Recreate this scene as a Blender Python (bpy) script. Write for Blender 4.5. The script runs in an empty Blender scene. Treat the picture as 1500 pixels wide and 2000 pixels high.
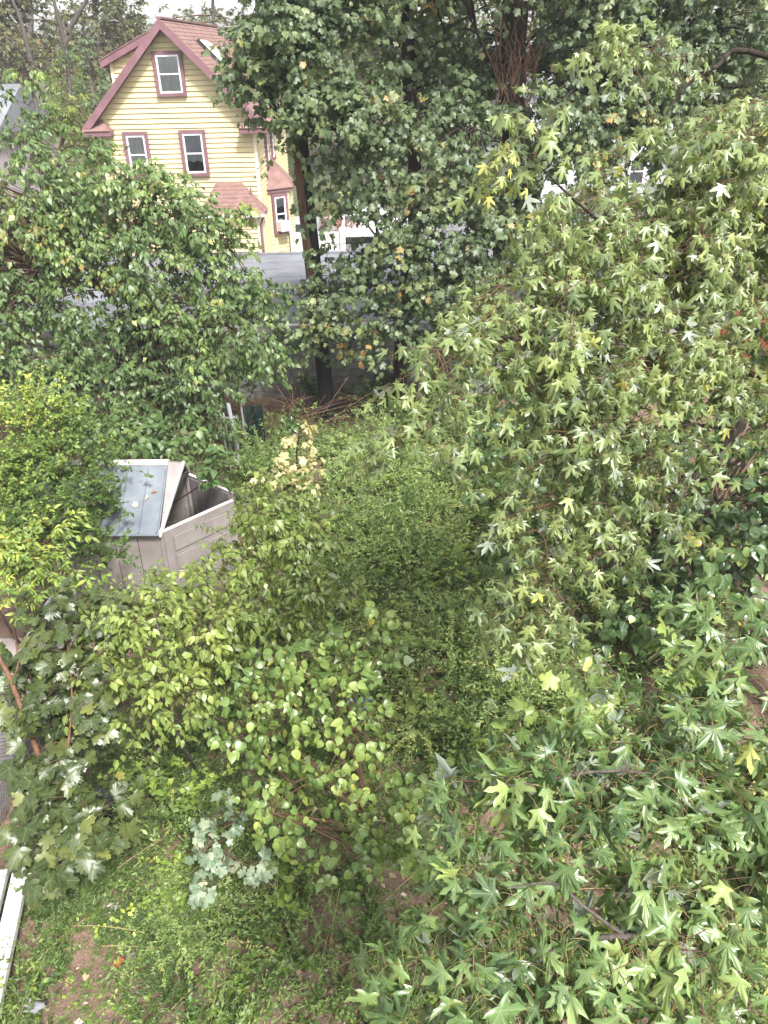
import bpy, math
import numpy as np
from mathutils import Matrix, Vector

rng = np.random.default_rng(11)
sc = bpy.context.scene
col = sc.collection

# ------------------------------------------------------------------ camera
PITCH, ROLL, H, FPX = math.radians(31), math.radians(1.2), 8.0, 1500.0
CAM = np.array([0.0, 0.0, H])
FWD = np.array([0, math.cos(PITCH), -math.sin(PITCH)])
UPV = np.array([0, math.sin(PITCH), math.cos(PITCH)])
RGT = np.array([1.0, 0, 0])
cd = bpy.data.cameras.new('camera')
cam = bpy.data.objects.new('camera', cd)
col.objects.link(cam)
cd.sensor_fit = 'VERTICAL'
cd.sensor_height = 36
cd.lens = 36 * FPX / 2000
cd.clip_start, cd.clip_end = 0.05, 3000
_c, _s = math.cos(ROLL), math.sin(ROLL)
_r, _u = _c * RGT - _s * UPV, _s * RGT + _c * UPV
M = Matrix.Identity(4)
for i in range(3):
    M[i][0], M[i][1], M[i][2], M[i][3] = _r[i], _u[i], -FWD[i], CAM[i]
cam.matrix_world = M
sc.camera = cam

# ------------------------------------------------------------------ sky, sun, exposure
SUN_EL, SUN_AZ = math.radians(54), math.radians(150)     # azimuth measured from +Y towards +X
w = bpy.data.worlds.new('World')
sc.world = w
w.use_nodes = True
nt = w.node_tree
sky = nt.nodes.new('ShaderNodeTexSky')
sky.sky_type = 'NISHITA'
sky.sun_disc = False
sky.sun_elevation = SUN_EL
sky.sun_rotation = SUN_AZ
sky.air_density, sky.dust_density, sky.ozone_density = 1.0, 2.5, 1.0
bg = nt.nodes['Background']
bg.inputs['Strength'].default_value = 0.125
# thin overcast: the cloud layer takes most of the colour out of the sky
hs = nt.nodes.new('ShaderNodeHueSaturation')
hs.inputs['Saturation'].default_value = 0.22
nt.links.new(sky.outputs['Color'], hs.inputs['Color'])
nt.links.new(hs.outputs['Color'], bg.inputs['Color'])
sl = bpy.data.lights.new('sun', 'SUN')
sl.energy, sl.angle, sl.color = 3.0, math.radians(9), (1.0, 0.97, 0.92)
so = bpy.data.objects.new('sun', sl)
col.objects.link(so)
so.location = (20, -10, 40)
sdir = Vector((math.sin(SUN_AZ) * math.cos(SUN_EL), math.cos(SUN_AZ) * math.cos(SUN_EL), math.sin(SUN_EL)))
so.rotation_euler = sdir.to_track_quat('Z', 'Y').to_euler()
vs = sc.view_settings
vs.view_transform, vs.look, vs.exposure, vs.gamma = 'Standard', 'None', 1.52, 1.0
vs.use_curve_mapping = False
sc.cycles.max_bounces = 6
sc.cycles.transparent_max_bounces = 8
sc.cycles.use_denoising = True

# ------------------------------------------------------------------ helpers
def ray(px, py):
    u, v = (px - 750) / FPX, -(py - 1000) / FPX
    return FWD + u * _r + v * _u
def at(px, py, D):
    r = ray(px, py)
    return CAM + r * D / r[1]
def az(px, py, z):
    r = ray(px, py)
    return CAM + r * (z - H) / r[2]
def ad(px, py, zc):
    return CAM + ray(px, py) * zc
def unit(a):
    return a / np.maximum(np.linalg.norm(a, axis=-1, keepdims=True), 1e-9)

def tag(o, label=None, cat=None, group=None, kind=None):
    if label: o['label'] = label
    if cat: o['category'] = cat
    if group: o['group'] = group
    if kind: o['kind'] = kind
    return o
def empty(name, loc=(0, 0, 0), rz=0.0):
    o = bpy.data.objects.new(name, None)
    o.empty_display_size = 0.2
    o.location = loc
    o.rotation_euler = (0, 0, rz)
    col.objects.link(o)
    return o
def mesh_from(name, v, faces, mat=None, attrs=None, smooth=False):
    """faces: list of index tuples, or an (n,3)/(n,4) int array"""
    me = bpy.data.meshes.new(name)
    v = np.asarray(v, dtype=np.float32)
    if isinstance(faces, np.ndarray):
        n, k = faces.shape
        me.vertices.add(len(v)); me.vertices.foreach_set('co', v.ravel())
        me.loops.add(n * k); me.loops.foreach_set('vertex_index', faces.astype(np.int32).ravel())
        me.polygons.add(n)
        me.polygons.foreach_set('loop_start', np.arange(0, n * k, k, dtype=np.int32))
        me.polygons.foreach_set('loop_total', np.full(n, k, dtype=np.int32))
        me.update(calc_edges=True)
    else:
        me.from_pydata(v.tolist(), [], faces)
    for nm, arr in (attrs or {}).items():
        a = me.attributes.new(nm, 'FLOAT', 'POINT')
        a.data.foreach_set('value', np.asarray(arr, dtype=np.float32))
    if smooth:
        me.polygons.foreach_set('use_smooth', np.ones(len(me.polygons), dtype=bool))
    if mat: me.materials.append(mat)
    return me
def link(name, me, parent=None, loc=None, rot=None):
    o = bpy.data.objects.new(name, me)
    if parent: o.parent = parent
    if loc is not None: o.location = loc
    if rot is not None: o.rotation_euler = rot
    col.objects.link(o)
    return o

class MB:
    def __init__(s): s.v, s.f = [], []
    def add(s, v, f):
        b = len(s.v)
        s.v += [tuple(p) for p in v]
        s.f += [tuple(i + b for i in q) for q in f]
        return s
    def box(s, x0, x1, y0, y1, z0, z1):
        v = [(x, y, z) for z in (z0, z1) for y in (y0, y1) for x in (x0, x1)]
        return s.add(v, [(0, 2, 3, 1), (4, 5, 7, 6), (0, 1, 5, 4), (2, 6, 7, 3), (0, 4, 6, 2), (1, 3, 7, 5)])
    def hexa(s, a, b):                     # two quads (bottom ring a, top ring b)
        return s.add(list(a) + list(b), [(3, 2, 1, 0), (4, 5, 6, 7), (0, 1, 5, 4), (1, 2, 6, 5), (2, 3, 7, 6), (3, 0, 4, 7)])
    def prism(s, poly, d):                 # planar polygon pushed along d
        n = len(poly); d = np.array(d, float)
        v = [np.array(p, float) for p in poly]
        return s.add(v + [p + d for p in v], [tuple(range(n))[::-1], tuple(range(n, 2 * n))] +
                     [(i, (i + 1) % n, n + (i + 1) % n, n + i) for i in range(n)])
    def tube(s, pts, rad, n=8):
        v, f = tube_arrays(np.array([pts], float), np.array([np.broadcast_to(rad, len(pts))], float), n)
        return s.add(v, [tuple(q) for q in f])
    def build(s, name, mat, parent=None, bevel=0, smooth=False):
        o = link(name, mesh_from(name, s.v, s.f, mat, smooth=smooth), parent)
        if bevel:
            m = o.modifiers.new('bevel', 'BEVEL'); m.width = bevel; m.segments = 2; m.limit_method = 'ANGLE'
        return o

def tube_arrays(P, Rd, S=5):
    """P (N,K,3) polylines, Rd (N,K) radii -> verts, quad faces"""
    N, K, _ = P.shape
    T = np.gradient(P, axis=1)
    T = unit(T)
    ref = np.where(np.abs(T[..., 2:3]) > 0.85, np.array([1.0, 0, 0]), np.array([0, 0, 1.0]))
    A = unit(np.cross(T, ref)); B = np.cross(T, A)
    th = np.arange(S) * 2 * math.pi / S
    V = P[:, :, None, :] + Rd[:, :, None, None] * (np.cos(th)[None, None, :, None] * A[:, :, None, :] + np.sin(th)[None, None, :, None] * B[:, :, None, :])
    idx = np.arange(N * K * S).reshape(N, K, S)
    a = idx[:, :-1, :]; b = np.roll(a, -1, axis=2)
    c = idx[:, 1:, :]; d = np.roll(c, -1, axis=2)
    Fc = np.stack([a, b, d, c], -1).reshape(-1, 4)
    return V.reshape(-1, 3), Fc
def smooth_line(pts, k=6):
    p = np.array(pts, float)
    q = np.vstack([2 * p[0] - p[1], p, 2 * p[-1] - p[-2]])
    out = []
    for i in range(1, len(q) - 2):
        for t in np.linspace(0, 1, k, endpoint=False):
            out.append(0.5 * ((2 * q[i]) + (-q[i - 1] + q[i + 1]) * t + (2 * q[i - 1] - 5 * q[i] + 4 * q[i + 1] - q[i + 2]) * t * t + (-q[i - 1] + 3 * q[i] - 3 * q[i + 1] + q[i + 2]) * t ** 3))
    out.append(p[-1])
    return np.array(out)

# ------------------------------------------------------------------ materials
def new_mat(name):
    m = bpy.data.materials.new(name); m.use_nodes = True
    return m, m.node_tree.nodes, m.node_tree.links, m.node_tree.nodes['Principled BSDF']
def N(nodes, t, **kw):
    n = nodes.new(t)
    for k, v in kw.items(): setattr(n, k, v)
    return n
def ramp(nodes, stops):
    r = nodes.new('ShaderNodeValToRGB')
    e = r.color_ramp.elements
    e[0].position, e[0].color = stops[0][0], (*stops[0][1], 1)
    e[1].position, e[1].color = stops[-1][0], (*stops[-1][1], 1)
    for p, c in stops[1:-1]:
        x = e.new(p); x.color = (*c, 1)
    return r
def surf(name, c1, c2, scale=4.0, rough=0.8, bump=0.2, spec=0.3, detail=6, stretch=(1, 1, 1), c3=None, metal=0.0, bscale=None):
    m, n, l, b = new_mat(name)
    tc = N(n, 'ShaderNodeTexCoord'); mp = N(n, 'ShaderNodeMapping')
    mp.inputs['Scale'].default_value = stretch
    l.new(tc.outputs['Object'], mp.inputs['Vector'])
    nz = N(n, 'ShaderNodeTexNoise'); nz.inputs['Scale'].default_value = scale; nz.inputs['Detail'].default_value = detail
    nz.inputs['Roughness'].default_value = 0.65
    l.new(mp.outputs['Vector'], nz.inputs['Vector'])
    st = [(0.3, c1), (0.68, c2)] if c3 is None else [(0.28, c1), (0.5, c2), (0.72, c3)]
    r = ramp(n, st); l.new(nz.outputs['Fac'], r.inputs['Fac'])
    l.new(r.outputs['Color'], b.inputs['Base Color'])
    b.inputs['Roughness'].default_value = rough
    b.inputs['Specular IOR Level'].default_value = spec
    b.inputs['Metallic'].default_value = metal
    if bump:
        n2 = N(n, 'ShaderNodeTexNoise'); n2.inputs['Scale'].default_value = bscale or scale * 5; n2.inputs['Detail'].default_value = 5
        l.new(mp.outputs['Vector'], n2.inputs['Vector'])
        bp = N(n, 'ShaderNodeBump'); bp.inputs['Strength'].default_value = bump; bp.inputs['Distance'].default_value = 0.02
        l.new(n2.outputs['Fac'], bp.inputs['Height']); l.new(bp.outputs['Normal'], b.inputs['Normal'])
    return m
def leaf_mat(name, stops, under, rough=0.42, trans=0.3, vein=None, spec=0.5, vlim=0.86, blotch=None):
    """tint (0-1, one value per leaf) picks the colour; the underside is paler"""
    m, n, l, b = new_mat(name)
    a = N(n, 'ShaderNodeAttribute', attribute_name='tint')
    r = ramp(n, stops); l.new(a.outputs['Fac'], r.inputs['Fac'])
    geo = N(n, 'ShaderNodeNewGeometry')
    nz = N(n, 'ShaderNodeTexNoise'); nz.inputs['Scale'].default_value = 9; nz.inputs['Detail'].default_value = 4
    l.new(geo.outputs['Position'], nz.inputs['Vector'])
    hv = N(n, 'ShaderNodeHueSaturation')
    mr = N(n, 'ShaderNodeMapRange'); mr.inputs['From Min'].default_value = 0.3; mr.inputs['From Max'].default_value = 0.7
    mr.inputs['To Min'].default_value = 0.75; mr.inputs['To Max'].default_value = 1.25
    l.new(nz.outputs['Fac'], mr.inputs['Value']); l.new(mr.outputs['Result'], hv.inputs['Value'])
    l.new(r.outputs['Color'], hv.inputs['Color'])
    cur = hv.outputs['Color']
    if blotch:
        bz_ = N(n, 'ShaderNodeTexNoise'); bz_.inputs['Scale'].default_value = 38; bz_.inputs['Detail'].default_value = 3
        l.new(geo.outputs['Position'], bz_.inputs['Vector'])
        bm_ = N(n, 'ShaderNodeMapRange'); bm_.inputs['From Min'].default_value = 0.56; bm_.inputs['From Max'].default_value = 0.70; bm_.inputs['To Max'].default_value = 0.6
        l.new(bz_.outputs['Fac'], bm_.inputs['Value'])
        mb_ = N(n, 'ShaderNodeMixRGB'); mb_.inputs['Color2'].default_value = (*blotch, 1)
        l.new(bm_.outputs['Result'], mb_.inputs['Fac']); l.new(cur, mb_.inputs['Color1']); cur = mb_.outputs['Color']
    if vein:
        va = N(n, 'ShaderNodeAttribute', attribute_name='vein')
        vr = N(n, 'ShaderNodeMapRange'); vr.inputs['From Min'].default_value = vlim; vr.inputs['From Max'].default_value = min(vlim + 0.1, 0.99)
        l.new(va.outputs['Fac'], vr.inputs['Value'])
        mx = N(n, 'ShaderNodeMixRGB'); mx.inputs['Color2'].default_value = (*vein, 1)
        l.new(vr.outputs['Result'], mx.inputs['Fac']); l.new(cur, mx.inputs['Color1']); cur = mx.outputs['Color']
    mu = N(n, 'ShaderNodeMixRGB'); mu.inputs['Color2'].default_value = (*under, 1)
    l.new(geo.outputs['Backfacing'], mu.inputs['Fac']); l.new(cur, mu.inputs['Color1']); cur = mu.outputs['Color']
    l.new(cur, b.inputs['Base Color'])
    b.inputs['Roughness'].default_value = rough
    b.inputs['Specular IOR Level'].default_value = spec
    tr = N(n, 'ShaderNodeBsdfTranslucent')
    th = N(n, 'ShaderNodeMixRGB', blend_type='MULTIPLY'); th.inputs['Fac'].default_value = 1
    th.inputs['Color2'].default_value = (1.5, 1.6, 0.6, 1)
    l.new(cur, th.inputs['Color1']); l.new(th.outputs['Color'], tr.inputs['Color'])
    mix = N(n, 'ShaderNodeMixShader'); mix.inputs['Fac'].default_value = trans
    l.new(b.outputs['BSDF'], mix.inputs[1]); l.new(tr.outputs['BSDF'], mix.inputs[2])
    l.new(mix.outputs['Shader'], n['Material Output'].inputs['Surface'])
    return m

# ------------------------------------------------------------------ leaf shapes: base at 0, tip towards +Y, face +Z
def palmate(lobes, base=0.1, c=(0, 0.12), bend=0.22, fold=0.12):
    """lobes: list of (angle, length, [(dang, frac), ...], sinus (angle, r)) for the right side, first is the middle lobe"""
    right, tips = [], []
    a0, L0, teeth0, sin0 = lobes[0]
    pts = [(0, L0, 1.0)]
    for da, fr in teeth0: pts.append((da, fr * L0, 0.25))
    pts.append((sin0[0], sin0[1], 0.0))
    for a, L, teeth, sn in lobes[1:]:
        for da, fr in reversed(teeth): pts.append((a - da, fr * L, 0.25))
        pts.append((a, L, 1.0))
        for da, fr in teeth: pts.append((a + da, fr * L, 0.25))
        pts.append((sn[0], sn[1], 0.0))
    full = pts + [(180, base, 0.6)] + [(-a, r, v) for a, r, v in reversed(pts[1:])]
    V, vein = [(c[0], c[1], 0)], [1.0]
    for a, r, v in full:
        x, y = c[0] + r * math.sin(math.radians(a)), c[1] + r * math.cos(math.radians(a))
        V.append((x, y, 0)); vein.append(v)
    V = np.array(V); vein = np.array(vein)
    rr = np.hypot(V[:, 0], V[:, 1] - c[1])
    V[:, 2] = -bend * rr ** 2 - fold * (1 - vein) * rr + 0.0
    n = len(full)
    Fc = np.array([(0, 1 + (i + 1) % n, 1 + i) for i in range(n)])
    return V, Fc, vein
def ovate(half, bend=0.25, fold=0.18):
    """half: (x, y) along the right edge from base to tip (first and last on the midrib)"""
    h = np.array(half, float)
    n = len(h)
    mid = [(0, y) for x, y in h[1:-1]]
    V = [(0, h[0][1])] + [tuple(p) for p in h[1:-1]] + [tuple((-p[0], p[1])) for p in h[1:-1]] + mid + [(0, h[-1][1])]
    k = n - 2
    Rr, Ll, Mi, tip = list(range(1, 1 + k)), list(range(1 + k, 1 + 2 * k)), list(range(1 + 2 * k, 1 + 3 * k)), 1 + 3 * k
    F3 = [(0, Rr[0], Mi[0]), (0, Mi[0], Ll[0])]
    for i in range(k - 1):
        F3 += [(Rr[i], Rr[i + 1], Mi[i + 1]), (Rr[i], Mi[i + 1], Mi[i]), (Mi[i], Mi[i + 1], Ll[i + 1]), (Mi[i], Ll[i + 1], Ll[i])]
    F3 += [(Rr[-1], tip, Mi[-1]), (Mi[-1], tip, Ll[-1])]
    V = np.array([(x, y, 0) for x, y in V], float)
    V[:, 2] = -bend * V[:, 1] ** 2 + fold * np.abs(V[:, 0])
    vein = np.zeros(len(V)); vein[[0, tip] + Mi] = 1
    return V, np.array(F3), vein
SILVER_HI = palmate([(0, 0.86, [(7, 0.80), (15, 0.66), (13, 0.56), (17, 0.40)], (26, 0.31)),
                     (52, 0.74, [(7, 0.80), (14, 0.70), (15, 0.54)], (82, 0.26)),
                     (108, 0.42, [(11, 0.7)], (150, 0.14))], base=0.1, bend=0.34, fold=0.17)
SILVER_LO = palmate([(0, 0.86, [(14, 0.68)], (26, 0.26)), (52, 0.74, [(12, 0.68)], (84, 0.2)), (108, 0.42, [], (150, 0.14))], base=0.1, bend=0.45, fold=0.28)
NORWAY_HI = palmate([(0, 0.78, [(9, 0.86), (20, 0.88), (22, 0.7)], (29, 0.46)), (56, 0.70, [(9, 0.84), (18, 0.86)], (88, 0.40)), (114, 0.48, [(12, 0.8)], (150, 0.26))], base=0.14, bend=0.28, fold=0.06)
NORWAY_LO = palmate([(0, 0.78, [(19, 0.88)], (29, 0.48)), (56, 0.70, [], (88, 0.40)), (114, 0.48, [], (150, 0.26))], base=0.14, bend=0.3, fold=0.06)
HEART = ovate([(0, 0), (0.30, 0.10), (0.40, 0.34), (0.30, 0.62), (0.12, 0.86), (0, 1)])
OVATE = ovate([(0, 0), (0.27, 0.28), (0.22, 0.62), (0, 1)])
LANCE = ovate([(0, 0), (0.17, 0.3), (0.13, 0.65), (0, 1)], fold=0.25)
BLADE = (np.array([(0, 0, 0), (0.16, 0.45, 0.03), (0, 1, -0.12), (-0.16, 0.45, 0.03)], float), np.array([(0, 1, 2), (0, 2, 3)]), np.array([1, 0, 1, 0.]))
DIAMOND = (np.array([(0, 0, 0), (0.3, 0.42, 0.06), (0, 1, -0.15), (-0.3, 0.42, 0.06), (0, 0.45, 0)], float), np.array([(0, 1, 4), (1, 2, 4), (4, 2, 3), (0, 4, 3)]), np.array([1, 0, 1, 0, 1.]))

class Leaves:
    def __init__(s): s.pos, s.dir, s.nor, s.sc, s.ti = [], [], [], [], []
    def add(s, pos, d, nor, size, tint):
        s.pos.append(pos.reshape(-1, 3)); s.dir.append(d.reshape(-1, 3)); s.nor.append(nor.reshape(-1, 3))
        s.sc.append(np.ravel(size)); s.ti.append(np.ravel(tint))
    def cat(s):
        p, d, n = np.vstack(s.pos), unit(np.vstack(s.dir)), np.vstack(s.nor)
        n = unit(n - (n * d).sum(1, keepdims=True) * d)
        return p, d, n, np.concatenate(s.sc), np.concatenate(s.ti)

def bake(name, data, tpl, mat, parent=None, off=(0, 0, 0), kind='stuff'):
    p, d, n, s, t = data
    V, Fc, vein = tpl
    x = np.cross(d, n)
    # every leaf gets its own width, curl and skew
    k = len(p)
    wv = rng.uniform(0.85, 1.15, k)[:, None, None]; cv = rng.uniform(0.2, 2.2, k)[:, None, None]
    sk = rng.normal(0, 0.08, k)[:, None, None]
    co = (p - np.array(off))[:, None, :] + s[:, None, None] * ((V[None, :, 0:1] * wv + sk * V[None, :, 1:2]) * x[:, None, :] + V[None, :, 1:2] * d[:, None, :] + cv * V[None, :, 2:3] * n[:, None, :])
    kx = rng.normal(-0.25, 0.55, k)[:, None, None]; kt = rng.normal(0, 0.6, k)[:, None, None]
    co = co + s[:, None, None] * (kx * V[None, :, 0:1] ** 2 + kt * V[None, :, 0:1] * V[None, :, 1:2]) * n[:, None, :]
    nv = len(V)
    faces = (Fc[None] + (np.arange(k) * nv)[:, None, None]).reshape(-1, 3)
    me = mesh_from(name, co.reshape(-1, 3), faces, mat, {'tint': np.repeat(t, nv), 'vein': np.tile(vein, k)})
    o = link(name, me, parent)
    if kind: o['kind'] = kind
    return o
def single_leaves(data, tpl, mat, parent, off, name='leaf'):
    """the leaves that can be picked apart: one object each, sharing a dozen meshes"""
    p, d, n, s, t = data
    V, Fc, vein = tpl
    meshes = []
    qs = np.quantile(t, np.linspace(0.02, 0.98, 26))
    for q in qs:
        W = V.copy()
        W[:, 0] = W[:, 0] * rng.uniform(0.88, 1.12) + rng.normal(0, 0.06) * W[:, 1]
        W[:, 2] = W[:, 2] * rng.uniform(0.3, 2.0) + rng.normal(-0.25, 0.55) * W[:, 0] ** 2 + rng.normal(0, 0.6) * W[:, 0] * W[:, 1]
        meshes.append(mesh_from(name, W, Fc, mat, {'tint': np.full(len(V), q), 'vein': vein}))
    x = np.cross(d, n)
    for i in range(len(p)):
        o = bpy.data.objects.new(name, meshes[int(np.argmin(np.abs(qs - t[i] + rng.normal(0, 0.06))))])
        m = Matrix.Identity(4)
        for r in range(3):
            m[r][0], m[r][1], m[r][2], m[r][3] = x[i][r] * s[i], d[i][r] * s[i], n[i][r] * s[i], p[i][r] - off[r]
        o.parent = parent
        o.matrix_basis = m
        col.objects.link(o)

def lobe(px, py, zc, rx, ry, rd=None):
    """a part of a crown: centre seen at (px, py) at distance zc along the lens axis, radii given in photo pixels at that distance"""
    s = zc / FPX
    return ad(px, py, zc), np.array([rx * s, (rd if rd else 0.55 * (rx + ry) * s), ry * s * 1.05])

def lobeD(px, py, D, rx, ry, rd=None):
    return lobe(px, py, D / ray(px, py)[1], rx, ry, rd)

def crown(lobes, dens, nsp, nl, L, size, rc, petiole=0.05, droop=0.5, bias=(0, 0, 0.2), flat=0.6, limbs=None, tintf=None,
          nrm=(0, -0.25, 1.0), nsig=0.35, start=0.25, brad=0.012, sizev=0.25, out=0.6, shell=0.35, twr=0.005, bsides=4):
    """clusters inside the lobes; twigs leave each cluster, leaves sit along the twigs.  returns leaf data, twig and branch tubes"""
    C, O = [], []
    for c, r in lobes:
        k = max(2, int(round(dens * math.pi * r[0] * r[2] * rng.uniform(0.9, 1.1))))
        q = unit(rng.normal(size=(k, 3))) * (rng.uniform(shell, 1.0, (k, 1)) ** 0.6)
        C.append(c + q * r); O.append(q)
    C, O = np.vstack(C), np.vstack(O)
    m = len(C)
    d = unit(rng.normal(size=(m, nsp, 3)) * np.array([1, 1, flat]) + out * O[:, None, :] + np.array(bias))
    Ls = L * rng.uniform(0.5, 1.2, (m, nsp))
    st = C[:, None, :] + rc * 0.35 * rng.normal(size=(m, nsp, 3))
    K = 5
    tt = np.linspace(0, 1, K)
    tw = st[:, :, None, :] + d[:, :, None, :] * (Ls[..., None, None] * tt[None, None, :, None])
    tw[..., 2] -= droop * 0.45 * Ls[..., None] * tt ** 2
    tw = tw.reshape(-1, K, 3)
    LT = rng.uniform(start, 1.0, (m * nsp, nl)) ** 0.8
    LT.sort(axis=1); LT[:, -1] = 1.0
    fi = LT * (K - 1); i0 = np.minimum(fi.astype(int), K - 2); fr = (fi - i0)[..., None]
    ix = np.arange(m * nsp)[:, None]
    base = tw[ix, i0] * (1 - fr) + tw[ix, i0 + 1] * fr
    tdir = unit(tw[ix, i0 + 1] - tw[ix, i0])
    side = unit(np.cross(tdir, np.array([0, 0, 1.0]) + 0.25 * rng.normal(size=tdir.shape)))
    sg = np.where(np.arange(nl) % 2 == 0, 1.0, -1.0)[None, :, None]
    pd = unit(side * sg * rng.uniform(0.5, 1.1, (m * nsp, nl, 1)) + tdir * rng.uniform(0.3, 0.9, (m * nsp, nl, 1)) + 0.25 * rng.normal(size=tdir.shape))
    pd[:, -1] = unit(tdir[:, -1] + 0.3 * rng.normal(size=tdir[:, -1].shape))
    pl = petiole * rng.uniform(0.6, 1.3, (m * nsp, nl, 1))
    lp = base + pd * pl
    lp[..., 2] -= 0.15 * droop * pl[..., 0]
    ld = unit(pd + np.array([0, 0, -1.0]) * droop * rng.uniform(0.4, 1.5, (m * nsp, nl, 1)) + 0.2 * rng.normal(size=pd.shape))
    ln = np.array(nrm) + nsig * rng.normal(size=pd.shape) + 0.3 * pd
    sz = size * (1 + sizev * rng.normal(size=(m * nsp, nl))).clip(0.45, 1.6)
    ct = rng.normal(0, 0.13, (m, 1, 1)) + rng.normal(0, 0.08, (m, nsp, 1))
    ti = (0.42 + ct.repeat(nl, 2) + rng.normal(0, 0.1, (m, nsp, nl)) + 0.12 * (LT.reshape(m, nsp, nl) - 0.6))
    if tintf is not None: ti = ti + tintf(lp.reshape(m, nsp, nl, 3))
    ti = ti.clip(0.0, 1.0)
    ti = np.where(rng.uniform(size=ti.shape) < 0.006, rng.uniform(0.9, 1.0, ti.shape), ti)
    LV = Leaves(); LV.add(lp, ld, ln, sz, ti)
    tubes = [(tw[:, ::2], np.linspace(twr, twr * 0.35, K)[None, ::2].repeat(len(tw), 0), 3)]
    pet = np.stack([base, base + pd * pl * 0.55 + np.array([0, 0, 0.12]) * pl, lp], 2).reshape(-1, 3, 3)
    if limbs is not None:
        lim = np.vstack(limbs)
        dd = np.linalg.norm(C[:, None, :] - lim[None], axis=2) + 0.35 * np.maximum(0, lim[None, :, 2] - C[:, None, 2])
        a = lim[np.argmin(dd * rng.uniform(0.8, 1.6, dd.shape), 1)]
        kk = np.linspace(0, 1, 6)[None, :, None]
        midp = 0.5 * (a + C) + rng.normal(size=a.shape) * 0.1 * np.linalg.norm(C - a, axis=1, keepdims=True)
        midp[:, 2] += 0.12 * np.linalg.norm(C - a, axis=1)
        br = (1 - kk) ** 2 * a[:, None] + 2 * kk * (1 - kk) * midp[:, None] + kk ** 2 * C[:, None]
        ln_ = np.linalg.norm(C - a, axis=1)
        r0 = brad * np.clip(0.6 + 0.5 * ln_, 0.6, 2.2)
        tubes.append((br, r0[:, None] * np.linspace(1, 0.35, 6)[None], bsides))
    return LV.cat(), tubes, pet
def bake_tubes(name, tubes, mat, parent, off, kind=None):
    Vs, Fs, b = [], [], 0
    for P, Rd, S in tubes:
        v, f = tube_arrays(P, Rd, S)
        Vs.append(v - np.array(off)); Fs.append(f + b); b += len(v)
    o = link(name, mesh_from(name, np.vstack(Vs), np.vstack(Fs), mat, smooth=True), parent)
    if kind: o['kind'] = kind
    return o
def limb_tubes(specs):
    """specs: list of (points, r0, r1); gives tubes of smoothed limbs and their points"""
    tb, ps = [], []
    for pts, r0, r1 in specs:
        q = smooth_line(pts, 7)
        q[1:-1] += rng.normal(size=q[1:-1].shape) * 0.12 * min(r0, 0.12)
        tb.append((q[None], np.linspace(r0, r1, len(q))[None], 9)); ps.append(q)
    return tb, ps
def subset(data, m):
    return tuple(a[m] for a in data)

# ------------------------------------------------------------------ setting materials
M_soil = surf('soil', (0.055, 0.04, 0.028), (0.17, 0.115, 0.088), 2.2, 0.95, 1.0, 0.1, 14, c3=(0.10, 0.085, 0.04), bscale=30)
def _soil():
    n, l = M_soil.node_tree.nodes, M_soil.node_tree.links
    bs = n['Principled BSDF']; src = bs.inputs['Base Color'].links[0].from_socket
    tc = N(n, 'ShaderNodeTexCoord')
    z1 = N(n, 'ShaderNodeTexNoise'); z1.inputs['Scale'].default_value = 42; z1.inputs['Detail'].default_value = 6; z1.inputs['Roughness'].default_value = 0.8
    v1 = N(n, 'ShaderNodeTexVoronoi'); v1.inputs['Scale'].default_value = 26
    l.new(tc.outputs['Object'], z1.inputs['Vector']); l.new(tc.outputs['Object'], v1.inputs['Vector'])
    r1 = N(n, 'ShaderNodeMapRange'); r1.inputs['From Min'].default_value = 0.3; r1.inputs['From Max'].default_value = 0.7; r1.inputs['To Min'].default_value = 0.35; r1.inputs['To Max'].default_value = 1.6
    l.new(z1.outputs['Fac'], r1.inputs['Value'])
    h1 = N(n, 'ShaderNodeHueSaturation'); l.new(src, h1.inputs['Color']); l.new(r1.outputs['Result'], h1.inputs['Value'])
    cr = ramp(n, [(0.08, (1, 1, 1)), (0.14, (0, 0, 0))]); l.new(v1.outputs['Distance'], cr.inputs['Fac'])
    mx = N(n, 'ShaderNodeMixRGB'); mx.inputs['Color2'].default_value = (0.26, 0.22, 0.17, 1)
    l.new(cr.outputs['Color'], mx.inputs['Fac']); l.new(h1.outputs['Color'], mx.inputs['Color1']); l.new(mx.outputs['Color'], bs.inputs['Base Color'])
_soil()
M_road = surf('asphalt', (0.10, 0.10, 0.11), (0.19, 0.19, 0.20), 1.2, 0.9, 0.3, 0.2, bscale=60)
M_pave = surf('pavement_concrete', (0.24, 0.20, 0.19), (0.36, 0.31, 0.30), 2.5, 0.9, 0.3, 0.2, bscale=40)
M_block = surf('concrete_block', (0.09, 0.085, 0.08), (0.30, 0.29, 0.28), 1.1, 0.95, 0.5, 0.1, 9, stretch=(1, 1, 0.5), bscale=35)
M_whitewall = surf('white_masonry', (0.22, 0.22, 0.23), (0.44, 0.44, 0.45), 1.2, 0.9, 0.3, 0.2, 8, bscale=35)
M_roofing = surf('grey_roofing', (0.11, 0.113, 0.13), (0.22, 0.225, 0.25), 0.7, 0.85, 0.25, 0.3, 8, bscale=70)
M_coping = surf('white_coping', (0.20, 0.20, 0.20), (0.48, 0.47, 0.46), 1.6, 0.6, 0.1, 0.4)
M_hill = surf('far_ground', (0.05, 0.06, 0.03), (0.10, 0.10, 0.05), 0.3, 0.95, 0.3, 0.1)

def gz(x, y):
    x, y = np.asarray(x, float), np.asarray(y, float)
    return 0.09 * np.sin(1.3 * x + 0.7 * y) + 0.07 * np.sin(2.1 * y - 0.9 * x + 1) + 0.05 * np.sin(3.7 * x + 2.9 * y) + 0.035 * np.sin(7.1 * x - 5.3 * y)

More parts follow.
